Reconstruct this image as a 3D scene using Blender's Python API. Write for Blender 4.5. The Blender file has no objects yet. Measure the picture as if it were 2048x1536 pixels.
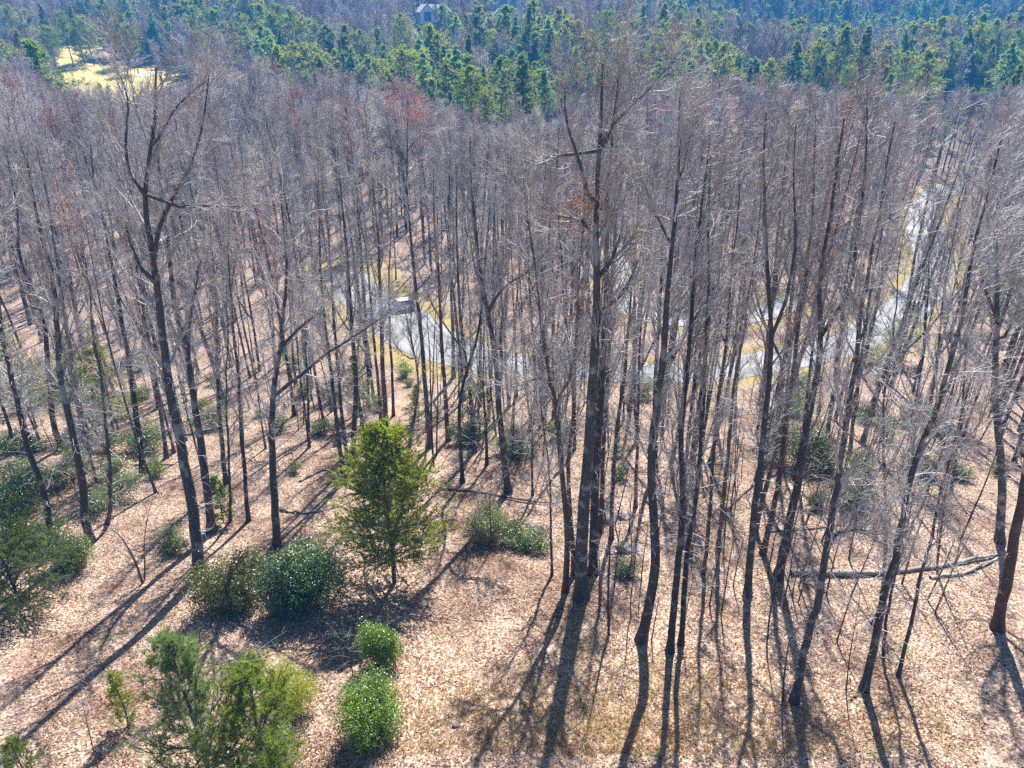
import bpy, math, random
import numpy as np
C = bpy.context.scene.collection
R_ = math.radians
# ------------------------------------------------------------------ camera, sky, sun, exposure
F = 1409.0; PITCH = R_(26); CAMZ = 23.4
scene = bpy.context.scene
cam = bpy.data.cameras.new('camera'); co = bpy.data.objects.new('camera', cam); C.objects.link(co)
cam.sensor_width = 36; cam.lens = 36 * F / 2048; cam.clip_end = 5000; cam.clip_start = 0.1
co.location = (0, 0, CAMZ); co.rotation_euler = (R_(90) - PITCH, 0, 0); scene.camera = co
SUN_EL, SUN_AZ = R_(50), R_(12.5)
w = bpy.data.worlds.new('World'); scene.world = w; w.use_nodes = True
nt = w.node_tree; nt.nodes.clear()
sky = nt.nodes.new('ShaderNodeTexSky'); sky.sky_type = 'NISHITA'; sky.sun_disc = False
sky.sun_elevation = SUN_EL; sky.sun_rotation = SUN_AZ; sky.altitude = 700
bg = nt.nodes.new('ShaderNodeBackground'); bg.inputs['Strength'].default_value = 0.05
ow = nt.nodes.new('ShaderNodeOutputWorld')
nt.links.new(sky.outputs[0], bg.inputs[0]); nt.links.new(bg.outputs[0], ow.inputs[0])
sl = bpy.data.lights.new('sun', 'SUN'); sl.energy = 5.0; sl.angle = R_(0.53); sl.color = (1.0, 0.95, 0.87)
so = bpy.data.objects.new('sun', sl); C.objects.link(so)
so.rotation_euler = (SUN_EL - R_(90), 0, -SUN_AZ); so.location = (0, 0, 60)
scene.view_settings.view_transform = 'Standard'; scene.view_settings.look = 'None'
scene.view_settings.exposure = 1.85; scene.view_settings.gamma = 1.0
cy = scene.cycles
cy.max_bounces = 4; cy.diffuse_bounces = 2; cy.glossy_bounces = 1; cy.transmission_bounces = 2; cy.volume_bounces = 0
cy.transparent_max_bounces = 4
cy.use_denoising = False
cy.use_adaptive_sampling = True; cy.adaptive_threshold = 0.015
# ------------------------------------------------------------------ labels of the many: by look, by neighbour, then by order
MANY = []
def many(o, px, desc, where, singular, plural): MANY.append((o, px, desc, where, singular, plural))
LAND = [(110, 'at the left edge'), (300, 'left of the many-forked tree'), (470, 'right of the many-forked tree'), (680, 'right of the limb-bearing trunk'), (900, 'behind the young pine'), (1150, 'left of the giant'), (1330, 'right of the giant'), (1500, 'left of the two-leader tree'), (1700, 'around the V-shaped tree'), (1900, 'right of the V-shaped tree'), (9999, 'near the right edge')]
def landmark(px): return next(n for lim, n in LAND if px < lim)
def name_many():
    ORD = ['second', 'third', 'fourth', 'fifth', 'sixth', 'seventh', 'eighth']
    sets = {}
    for e in MANY: sets.setdefault((e[2], e[3], e[4]), []).append(e)
    for (desc, where, sing), L in sets.items():
        L.sort(key=lambda e: e[1]); n = len(L); grp = '%s %s %s' % (desc, L[0][5], where)
        for i, e in enumerate(L):
            if n == 1: lab = 'the one %s %s %s' % (desc, sing, where)
            elif n > 9: lab = '%s %s %s' % (desc, sing, where)
            elif i == 0: lab = 'leftmost %s %s %s' % (desc, sing, where)
            elif i == n - 1: lab = 'rightmost %s %s %s' % (desc, sing, where)
            else: lab = '%s from left of %s %s %s' % (ORD[i - 1], desc, L[0][5], where)
            e[0]['label'] = lab; e[0]['group'] = grp
# ------------------------------------------------------------------ terrain function
_d = np.arange(-60, 1400, 2.0)
_z = np.interp(_d, [-60, 0, 20, 56, 66, 78, 100, 150, 200, 280, 350, 420, 530, 700, 900, 1400],
               [3, 0, -3.4, -9.9, -11.8, -12.9, -13.2, -10.5, -8.5, -3.5, 9, 20, 36, 66, 120, 230])
_k = np.hanning(9); _k /= _k.sum()
_z = np.convolve(np.pad(_z, 4, 'edge'), _k, 'valid')
def ground(x, y):
    x = np.asarray(x, float); y = np.asarray(y, float)
    z = np.interp(y, _d, _z)
    u = x / np.maximum(np.abs(y), 30)
    far = np.clip((y - 230) / 120, 0, 1); far = far * far * (3 - 2 * far)
    # right: a dip behind the pine ridge and then a steep dark hill
    r = np.clip((u - 0.16) / 0.12, 0, 1); r = r * r * (3 - 2 * r)
    dip = np.interp(y, [230, 330, 420, 500, 620, 800, 1400], [0, 4, -16, -34, 8, 60, 60])
    z = z + dip * r * far
    amp = np.clip((y - 20) / 300, 0.03, 1) * 5.0
    z = z + amp * (np.sin(x * .021 + 1.3) * np.cos(y * .017 + .4) * .6 + np.sin(x * .043 + y * .031) * .3)
    near = np.clip(1 - np.abs(y - 35) / 45, 0, 1)
    z = z + near * (.22 * np.sin(x * .33 + .5 * y * .2) * np.cos(y * .29 + 1) + .12 * np.sin(x * .71 - y * .5))
    return z
cp, sp = math.cos(PITCH), math.sin(PITCH)
def ray(px, py):
    a = (px - 1024) / F; b = (768 - py) / F
    return np.array([a, cp + b * sp, -sp + b * cp])
def at_y(px, py, y):                     # the point of the sight line in the upright plane at that distance
    r = ray(px, py); t = y / r[1]
    return np.array([r[0] * t, y, CAMZ + r[2] * t])
def hit(px, py, top=0.0):                # the place on the ground (or `top` metres above it)
    r = ray(px, py); r = r / r[1]
    ys = np.linspace(12 if top == 0 else 180, 1300, 12880)
    z = CAMZ + r[2] * ys
    h = z - ground(r[0] * ys, ys) - top
    i = int(np.argmax(h < 0))
    if h[i] >= 0: i = len(ys) - 1
    y = ys[i]
    return float(r[0] * y), float(y), float(ground(r[0] * y, y))
def pix(x, y, z):
    dz = z - CAMZ; dep = y * cp - dz * sp
    return 1024 + F * x / dep, 768 - F * (y * sp + dz * cp) / dep, dep
# ------------------------------------------------------------------ materials
def nodes(name):
    m = bpy.data.materials.new(name); m.use_nodes = True
    t = m.node_tree; t.nodes.clear()
    out = t.nodes.new('ShaderNodeOutputMaterial')
    return m, t, out
def N(t, typ, **kw):
    n = t.nodes.new(typ)
    for k, v in kw.items():
        if k.startswith('i_'):
            key = k[2:].replace('_', ' ')
            key = int(key) if key.isdigit() else key
            n.inputs[key].default_value = v
        else: setattr(n, k, v)
    return n
def ramp(t, fac, stops, interp='LINEAR'):
    n = t.nodes.new('ShaderNodeValToRGB'); cr = n.color_ramp; cr.interpolation = interp
    while len(cr.elements) > 1: cr.elements.remove(cr.elements[-1])
    cr.elements[0].position = stops[0][0]; cr.elements[0].color = (*stops[0][1], 1)
    for p, c in stops[1:]:
        e = cr.elements.new(p); e.color = (*c, 1)
    t.links.new(fac, n.inputs[0]); return n.outputs[0]
def mix(t, f, a, b, mode='MIX'):
    n = t.nodes.new('ShaderNodeMix'); n.data_type = 'RGBA'; n.blend_type = mode
    for s, v in ((n.inputs[0], f), (n.inputs[6], a), (n.inputs[7], b)):
        if isinstance(v, (int, float)): s.default_value = v
        elif isinstance(v, tuple): s.default_value = (*v, 1)
        else: t.links.new(v, s)
    return n.outputs[2]
def bark(name, dark, light, patch, rough=0.75, bump=0.5):
    m, t, out = nodes(name); L = t.links.new
    tc = N(t, 'ShaderNodeTexCoord'); mp = N(t, 'ShaderNodeMapping'); mp.inputs['Scale'].default_value = (9, 9, 1.6)
    L(tc.outputs['Object'], mp.inputs[0])
    n1 = N(t, 'ShaderNodeTexNoise', i_Scale=2.2, i_Detail=4.0, i_Roughness=0.65); L(mp.outputs[0], n1.inputs['Vector'])
    n2 = N(t, 'ShaderNodeTexNoise', i_Scale=1.1, i_Detail=3.0); L(tc.outputs['Object'], n2.inputs['Vector'])
    c = ramp(t, n1.outputs[0], [(0.35, dark), (0.68, light)])
    oi = N(t, 'ShaderNodeObjectInfo')
    pf = ramp(t, n2.outputs[0], [(0.55, (0, 0, 0)), (0.62, (.85, .85, .85))])
    c = mix(t, pf, c, patch)
    tone = ramp(t, oi.outputs['Random'], [(0, (.62, .58, .58)), (.35, (.95, .9, .86)), (.7, (1.15, 1.12, 1.1)), (1, (1.45, 1.42, 1.38))])
    c = mix(t, 1.0, c, tone, 'MULTIPLY')
    p = N(t, 'ShaderNodeBsdfPrincipled', i_Roughness=rough)
    p.inputs['Specular IOR Level'].default_value = 0.35
    L(c, p.inputs['Base Color'])
    if bump:
        b = N(t, 'ShaderNodeBump', i_Strength=bump, i_Distance=0.03); L(n1.outputs[0], b.inputs['Height']); L(b.outputs[0], p.inputs['Normal'])
    L(p.outputs[0], out.inputs[0]); return m
def twig(name, cols, rough=0.45):
    m, t, out = nodes(name); L = t.links.new
    oi = N(t, 'ShaderNodeObjectInfo'); tc = N(t, 'ShaderNodeTexCoord')
    n2 = N(t, 'ShaderNodeTexNoise', i_Scale=0.7, i_Detail=3.0); L(tc.outputs['Object'], n2.inputs['Vector'])
    c1 = ramp(t, oi.outputs['Random'], [(i / (len(cols) - 1), c) for i, c in enumerate(cols)])
    c2 = ramp(t, n2.outputs[0], [(.35, (.7, .68, .66)), (.65, (1.35, 1.32, 1.3))])
    c = mix(t, 1.0, c1, c2, 'MULTIPLY')
    p = N(t, 'ShaderNodeBsdfPrincipled', i_Roughness=rough); p.inputs['Specular IOR Level'].default_value = 0.45
    L(c, p.inputs['Base Color']); L(p.outputs[0], out.inputs[0]); return m
def leaf(name, stops, trans=0.45, rough=0.5, spec=0.4, scale=1.5, noise=0.5):
    m, t, out = nodes(name); L = t.links.new
    oi = N(t, 'ShaderNodeObjectInfo'); geo = N(t, 'ShaderNodeNewGeometry'); tc = N(t, 'ShaderNodeTexCoord')
    nz = N(t, 'ShaderNodeTexNoise', i_Scale=scale, i_Detail=3.0); L(tc.outputs['Object'], nz.inputs['Vector'])
    a = N(t, 'ShaderNodeMath', operation='MULTIPLY_ADD'); L(geo.outputs['Random Per Island'], a.inputs[0]); a.inputs[1].default_value = 0.45; 
    b = N(t, 'ShaderNodeMath', operation='MULTIPLY_ADD'); L(nz.outputs[0], b.inputs[0]); b.inputs[1].default_value = noise; b.inputs[2].default_value = -noise * .25
    L(b.outputs[0], a.inputs[2])
    c = ramp(t, a.outputs[0], stops)
    tone = ramp(t, oi.outputs['Random'], [(0, (.72, .82, .9)), (.4, (.95, .95, .9)), (.75, (1.2, 1.1, .85)), (1, (1.05, 1.05, 1.1))])
    c = mix(t, 1.0, c, tone, 'MULTIPLY')
    p = N(t, 'ShaderNodeBsdfPrincipled', i_Roughness=rough); p.inputs['Specular IOR Level'].default_value = spec
    L(c, p.inputs['Base Color'])
    tr = N(t, 'ShaderNodeBsdfTranslucent'); tcx = mix(t, 1.0, c, (1.5, 1.5, .7), 'MULTIPLY'); L(tcx, tr.inputs[0])
    mx = N(t, 'ShaderNodeMixShader'); mx.inputs[0].default_value = trans
    L(p.outputs[0], mx.inputs[1]); L(tr.outputs[0], mx.inputs[2]); L(mx.outputs[0], out.inputs[0]); return m
def flat(name, col, rough=0.6, metal=0.0, spec=0.5, var=0.12, scale=6.0):
    m, t, out = nodes(name); L = t.links.new
    tc = N(t, 'ShaderNodeTexCoord'); n = N(t, 'ShaderNodeTexNoise', i_Scale=scale, i_Detail=5.0); L(tc.outputs['Object'], n.inputs['Vector'])
    c = ramp(t, n.outputs[0], [(.3, tuple(v * (1 - var) for v in col)), (.7, tuple(min(1, v * (1 + var)) for v in col))])
    p = N(t, 'ShaderNodeBsdfPrincipled', i_Roughness=rough, i_Metallic=metal); p.inputs['Specular IOR Level'].default_value = spec
    L(c, p.inputs['Base Color']); L(p.outputs[0], out.inputs[0]); return m
M = {}
M['bark'] = bark('bark', (.020, .019, .021), (.10, .093, .092), (.23, .23, .225))
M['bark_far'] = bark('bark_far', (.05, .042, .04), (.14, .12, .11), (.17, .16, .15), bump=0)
M['bark_pale'] = bark('bark_pale', (.10, .09, .085), (.34, .31, .28), (.40, .38, .35))
M['bark_red'] = bark('bark_red', (.045, .024, .018), (.16, .10, .075), (.13, .11, .10))
M['twig'] = twig('twig', [(.25, .235, .23), (.38, .365, .36), (.30, .27, .26), (.46, .445, .44), (.30, .285, .28)], .55)
M['twig_red'] = twig('twig_red', [(.36, .22, .19), (.42, .28, .25), (.34, .24, .22)])
M['twig_far'] = twig('twig_far', [(.26, .19, .20), (.50, .43, .42), (.48, .22, .19), (.36, .36, .38), (.62, .52, .42), (.30, .26, .28), (.52, .46, .46), (.40, .38, .30)], .6)
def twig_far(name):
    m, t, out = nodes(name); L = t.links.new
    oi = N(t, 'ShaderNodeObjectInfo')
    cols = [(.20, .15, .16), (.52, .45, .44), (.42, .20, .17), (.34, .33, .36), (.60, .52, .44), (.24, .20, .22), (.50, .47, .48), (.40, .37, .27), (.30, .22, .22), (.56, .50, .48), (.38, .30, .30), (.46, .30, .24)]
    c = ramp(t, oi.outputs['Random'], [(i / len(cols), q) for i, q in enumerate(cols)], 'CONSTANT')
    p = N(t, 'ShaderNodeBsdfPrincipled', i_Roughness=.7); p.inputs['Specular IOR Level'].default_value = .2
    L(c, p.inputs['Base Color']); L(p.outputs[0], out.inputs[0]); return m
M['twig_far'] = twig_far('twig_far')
M['needle_dark'] = leaf('needle_dark', [(0, (.045, .08, .025)), (.4, (.13, .19, .05)), (.75, (.27, .32, .09)), (1, (.42, .44, .16))], .45)
M['needle'] = leaf('needle', [(0, (.055, .09, .02)), (.33, (.20, .26, .05)), (.68, (.40, .45, .11)), (1, (.58, .58, .20))], .56)
M['needle_pale'] = leaf('needle_pale', [(0, (.06, .09, .04)), (.4, (.22, .28, .12)), (1, (.56, .62, .34))], .5)
M['needle_blue'] = leaf('needle_blue', [(0, (.08, .15, .09)), (.5, (.24, .38, .24)), (1, (.48, .62, .42))], .55)
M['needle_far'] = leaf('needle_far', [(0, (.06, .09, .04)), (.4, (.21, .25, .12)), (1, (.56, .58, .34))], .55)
M['laurel'] = leaf('laurel', [(0, (.04, .08, .02)), (.45, (.14, .22, .06)), (1, (.42, .50, .24))], .14, .36, .7, noise=.4)
M['laurel_pale'] = leaf('laurel_pale', [(0, (.08, .11, .05)), (.5, (.22, .26, .14)), (1, (.46, .49, .32))], .3, .35, .7)
M['laurel_brown'] = leaf('laurel_brown', [(0, (.05, .06, .02)), (.5, (.13, .15, .05)), (1, (.27, .25, .10))], .25, .35, .6)
M['holly'] = leaf('holly', [(0, (.035, .09, .015)), (.4, (.13, .24, .03)), (.75, (.36, .44, .05)), (1, (.60, .58, .07))], .3, .34, .7, noise=.6, scale=.9)
M['yellow'] = leaf('yellow', [(0, (.10, .15, .02)), (.4, (.28, .32, .03)), (1, (.60, .50, .04))], .4, .5)
M['red_buds'] = leaf('red_buds', [(0, (.20, .03, .02)), (1, (.55, .12, .06))], .4)
M['dead_leaf'] = leaf('dead_leaf', [(0, (.16, .05, .02)), (1, (.45, .20, .08))], .4)
M['straw'] = leaf('straw', [(0, (.30, .16, .06)), (.5, (.50, .33, .16)), (1, (.70, .55, .33))], .35)
M['rock'] = flat('rock', (.24, .22, .20), .9, var=.5, scale=3)
M['stone'] = flat('stone', (.75, .72, .68), .8)
M['tyre'] = flat('tyre', (.02, .02, .02), .9)
M['rim'] = flat('rim', (.4, .4, .42), .35, 1)
M['white_paint'] = flat('white_paint', (.80, .81, .82), .25, var=.02)
M['blue_paint'] = flat('blue_paint', (.03, .06, .16), .25, var=.02)
M['glass'] = flat('glass', (.02, .03, .04), .06, spec=.9, var=.05)
M['lamp'] = flat('lamp', (.8, .8, .78), .1)
M['wall_tan'] = flat('wall_tan', (.42, .36, .30), .8)
M['wall_white'] = flat('wall_white', (.78, .78, .75), .7)
M['roof_teal'] = flat('roof_teal', (.26, .33, .36), .8)
M['roof_grey'] = flat('roof_grey', (.33, .30, .28), .8)
M['roof_tan'] = flat('roof_tan', (.48, .37, .29), .8)
def asphalt():
    m, t, out = nodes('asphalt'); L = t.links.new
    tc = N(t, 'ShaderNodeTexCoord')
    n = N(t, 'ShaderNodeTexNoise', i_Scale=.35, i_Detail=6.0); L(tc.outputs['Object'], n.inputs['Vector'])
    n2 = N(t, 'ShaderNodeTexNoise', i_Scale=40, i_Detail=2.0); L(tc.outputs['Object'], n2.inputs['Vector'])
    c = ramp(t, n.outputs[0], [(.3, (.12, .125, .135)), (.55, (.18, .185, .195)), (.75, (.24, .24, .25))])
    c = mix(t, .35, c, n2.outputs[1], 'OVERLAY')
    p = N(t, 'ShaderNodeBsdfPrincipled', i_Roughness=.7); L(c, p.inputs['Base Color']); L(p.outputs[0], out.inputs[0]); return m
M['asphalt'] = asphalt()
def soil():
    m, t, out = nodes('leaf_litter_ground'); L = t.links.new
    tc = N(t, 'ShaderNodeTexCoord'); O = tc.outputs['Object']
    v = N(t, 'ShaderNodeTexVoronoi', i_Scale=12.0); L(O, v.inputs['Vector'])
    sep = N(t, 'ShaderNodeSeparateColor'); L(v.outputs['Color'], sep.inputs[0])
    c = ramp(t, sep.outputs[0], [(0, (.10, .06, .045)), (.2, (.25, .155, .115)), (.5, (.44, .31, .235)), (.8, (.60, .46, .37)), (1, (.80, .68, .58))])
    v2 = N(t, 'ShaderNodeTexVoronoi', i_Scale=21.0); L(O, v2.inputs['Vector'])
    c2 = ramp(t, v2.outputs['Distance'], [(.1, (1.1, 1.1, 1.1)), (.6, (.62, .58, .55))])
    c = mix(t, .7, c, c2, 'MULTIPLY')
    big = N(t, 'ShaderNodeTexNoise', i_Scale=.16, i_Detail=5.0, i_Roughness=.6); L(O, big.inputs['Vector'])
    cb = ramp(t, big.outputs[0], [(.33, (.52, .43, .38)), (.46, (.95, .93, .92)), (.6, (1.12, 1.1, 1.07)), (.7, (1.28, 1.26, 1.22))])
    c = mix(t, 1.0, c, cb, 'MULTIPLY')
    # dry straw grass patches in the clearing
    g = N(t, 'ShaderNodeTexNoise', i_Scale=.6, i_Detail=8.0, i_Roughness=.75); L(O, g.inputs['Vector'])
    at = N(t, 'ShaderNodeAttribute', attribute_name='cover'); sc = N(t, 'ShaderNodeSeparateColor'); L(at.outputs['Color'], sc.inputs[0])
    fine = N(t, 'ShaderNodeTexNoise', i_Scale=14, i_Detail=4.0); L(O, fine.inputs['Vector'])
    def soft(chan, lo=.42, hi=.6):
        a = N(t, 'ShaderNodeMath', operation='MULTIPLY_ADD'); L(chan, a.inputs[0]); a.inputs[1].default_value = 1.0
        s = N(t, 'ShaderNodeMath', operation='MULTIPLY_ADD'); L(g.outputs[0], s.inputs[0]); s.inputs[1].default_value = 1.3; s.inputs[2].default_value = -.65
        L(s.outputs[0], a.inputs[2])
        return ramp(t, a.outputs[0], [(lo, (0, 0, 0)), (hi, (1, 1, 1))])
    straw = ramp(t, fine.outputs[0], [(.3, (.22, .15, .09)), (.55, (.50, .38, .26)), (.75, (.74, .62, .46))])
    c = mix(t, soft(sc.outputs[0]), c, mix(t, .45, c, straw))
    gn = N(t, 'ShaderNodeTexNoise', i_Scale=.28, i_Detail=7.0, i_Roughness=.7);
    mp2 = N(t, 'ShaderNodeMapping'); mp2.inputs['Location'].default_value = (31, 17, 5); L(O, mp2.inputs[0]); L(mp2.outputs[0], gn.inputs['Vector'])
    c = mix(t, ramp(t, gn.outputs[0], [(.56, (0, 0, 0)), (.68, (.55, .55, .55))]), c, ramp(t, fine.outputs[0], [(.35, (.10, .085, .03)), (.6, (.28, .24, .08)), (.8, (.5, .42, .22))]))
    c = mix(t, ramp(t, gn.outputs[0], [(.30, (.7, .7, .7)), (.42, (0, 0, 0))]), c, ramp(t, fine.outputs[0], [(.35, (.10, .06, .045)), (.7, (.30, .20, .15))]))
    verge = ramp(t, fine.outputs[0], [(.3, (.22, .16, .06)), (.55, (.38, .29, .11)), (.8, (.52, .42, .20))])
    c = mix(t, soft(sc.outputs[1]), c, verge)
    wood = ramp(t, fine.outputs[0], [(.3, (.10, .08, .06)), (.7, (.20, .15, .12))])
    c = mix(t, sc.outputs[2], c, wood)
    p = N(t, 'ShaderNodeBsdfPrincipled', i_Roughness=.85); p.inputs['Specular IOR Level'].default_value = .25
    L(c, p.inputs['Base Color'])
    b = N(t, 'ShaderNodeBump', i_Strength=1.0, i_Distance=.05); L(v2.outputs['Distance'], b.inputs['Height'])
    b2 = N(t, 'ShaderNodeBump', i_Strength=.8, i_Distance=.12); L(sep.outputs[1], b2.inputs['Height']); L(b.outputs[0], b2.inputs['Normal']); L(b2.outputs[0], p.inputs['Normal'])
    L(p.outputs[0], out.inputs[0]); return m
M['soil'] = soil()
M['golf'] = flat('dormant_turf', (.44, .34, .09), .9, var=.35, scale=.09)
M['cart_path'] = flat('cart_path', (.62, .55, .48), .9)
# ------------------------------------------------------------------ mesh helpers
class MB:
    def __init__(s): s.v = []; s.f = []; s.n = 0; s.mi = []
    def add(s, v, f, mi=0):                         # f: (k,4) or (k,3) int arrays; triangles padded with -1
        v = np.asarray(v, float).reshape(-1, 3); f = np.asarray(f, int)
        if f.shape[1] == 3: f = np.hstack([f, -np.ones((len(f), 1), int)])
        f = np.where(f >= 0, f + s.n, -1)
        s.v.append(v); s.f.append(f); s.mi.append(np.full(len(f), mi)); s.n += len(v)
    def tubes(s, P, Rr, S=4, mi=0, cap=False):
        n, m, _ = P.shape
        if n == 0: return
        T = np.zeros_like(P); T[:, 1:-1] = P[:, 2:] - P[:, :-2]; T[:, 0] = P[:, 1] - P[:, 0]; T[:, -1] = P[:, -1] - P[:, -2]
        T /= np.linalg.norm(T, axis=2, keepdims=True) + 1e-9
        T0 = P[:, -1] - P[:, 0]; ref = np.where(np.abs(T0[:, 2:3]) > .9 * np.linalg.norm(T0, axis=1, keepdims=True), np.array([[1, .1, 0]]), np.array([[0, .1, 1]]))
        ref = np.repeat(ref[:, None], m, 1)
        A = np.cross(T, ref); A /= np.linalg.norm(A, axis=2, keepdims=True) + 1e-9
        B = np.cross(T, A)
        a = np.arange(S) * 2 * math.pi / S
        V = P[:, :, None] + Rr[:, :, None, None] * (A[:, :, None] * np.cos(a)[None, None, :, None] + B[:, :, None] * np.sin(a)[None, None, :, None])
        i = np.arange(n)[:, None, None] * m * S + np.arange(m - 1)[None, :, None] * S
        k = np.arange(S)[None, None, :]; k2 = (k + 1) % S
        Fq = np.stack(np.broadcast_arrays(i + k, i + k2, i + S + k2, i + S + k), -1).reshape(-1, 4)
        s.add(V.reshape(-1, 3), Fq, mi)
    def box(s, x0, x1, y0, y1, z0, z1, mi=0):
        v = [(x, y, z) for z in (z0, z1) for y in (y0, y1) for x in (x0, x1)]
        s.add(v, [(0, 2, 3, 1), (4, 5, 7, 6), (0, 1, 5, 4), (2, 6, 7, 3), (0, 4, 6, 2), (1, 3, 7, 5)], mi)
    def mesh(s, name, mats, smooth=True):
        V = np.concatenate(s.v); Fa = np.concatenate(s.f); mi = np.concatenate(s.mi)
        cnt = np.where(Fa[:, 3] < 0, 3, 4); loops = Fa[Fa >= 0]
        me = bpy.data.meshes.new(name)
        me.vertices.add(len(V)); me.vertices.foreach_set('co', V.astype(np.float32).ravel())
        me.loops.add(len(loops)); me.loops.foreach_set('vertex_index', loops.astype(np.int32))
        me.polygons.add(len(cnt)); me.polygons.foreach_set('loop_start', np.concatenate([[0], np.cumsum(cnt)[:-1]]).astype(np.int32))
        me.polygons.foreach_set('material_index', mi.astype(np.int32))
        me.polygons.foreach_set('use_smooth', np.full(len(cnt), smooth))
        me.update(calc_edges=True)
        for m in (mats if isinstance(mats, (list, tuple)) else [mats]): me.materials.append(m)
        return me
def link(name, me, parent=None):
    o = bpy.data.objects.new(name, me); C.objects.link(o)
    if parent is not None: o.parent = parent
    return o
def tag(o, label, cat, group=None, kind=None):
    if label: o['label'] = label
    if cat: o['category'] = cat
    if group: o['group'] = group
    if kind: o['kind'] = kind
    return o
def struct(o, kind='structure', label=None):
    o['kind'] = kind
    if label: o['label'] = label
    return o
def empty(name, loc, rz=0, s=1):
    o = bpy.data.objects.new(name, None); C.objects.link(o); o.location = loc; o.rotation_euler = (0, 0, rz); o.scale = (s, s, s) if not isinstance(s, tuple) else s
    o.empty_display_size = .3
    return o
def nrm(v): return v / (np.linalg.norm(v, axis=-1, keepdims=True) + 1e-9)
def lerp_at(P, Rr, idx, t):
    m = P.shape[1]; u = t * (m - 1); i = np.clip(u.astype(int), 0, m - 2); f = (u - i)[:, None]
    p = P[idx, i] * (1 - f) + P[idx, i + 1] * f
    tan = nrm(P[idx, i + 1] - P[idx, i]); r = Rr[idx, i] * (1 - f[:, 0]) + Rr[idx, i + 1] * f[:, 0]
    return p, tan, r
def grow(rng, P, Rr, cnt, t0, t1, ang, length, rr, m, jit, up, rtip, tdep=None, rmax=None):
    """children on every parent polyline; length(t, idx) in metres"""
    n = len(P)
    if n == 0: return np.zeros((0, m, 3)), np.zeros((0, m)), np.zeros(0), np.zeros(0, int)
    idx = np.repeat(np.arange(n), cnt)
    t = (np.tile(np.arange(cnt), n) + rng.random(n * cnt)) / cnt * (t1 - t0) + t0
    t = np.minimum(t, .999)
    p, tan, r = lerp_at(P, Rr, idx, t)
    perp = nrm(np.cross(tan, nrm(rng.normal(size=tan.shape))))
    a = np.radians(rng.uniform(ang[0], ang[1], len(idx)))[:, None]
    d = nrm(tan * np.cos(a) + perp * np.sin(a))
    Lh = length(t, idx) * rng.uniform(.65, 1.3, len(idx)) / (m - 1)
    Q = np.zeros((len(idx), m, 3)); Q[:, 0] = p
    for k in range(1, m):
        d = nrm(d + rng.normal(size=d.shape) * jit + np.array([0, 0, up]))
        Q[:, k] = Q[:, k - 1] + d * Lh[:, None]
    r0 = np.minimum(r * rr, Lh * (m - 1) * .02 + .004)
    if rmax: r0 = np.minimum(r0, rmax)
    r0 = np.maximum(r0, rtip)
    s = np.linspace(0, 1, m)[None]
    return Q, r0[:, None] * (1 - s) + rtip * s, t, idx
def resample(P, m):
    P = np.asarray(P, float); s = np.concatenate([[0], np.cumsum(np.linalg.norm(np.diff(P, axis=0), axis=1))])
    # gentle smoothing through Catmull-like interpolation
    u = np.linspace(0, s[-1], m)
    Q = np.stack([np.interp(u, s, P[:, k]) for k in range(3)], 1)
    if m > 6:
        K = Q.copy()
        for _ in range(2): K[1:-1] = .25 * K[:-2] + .5 * K[1:-1] + .25 * K[2:]
        Q = K
    return Q
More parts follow.
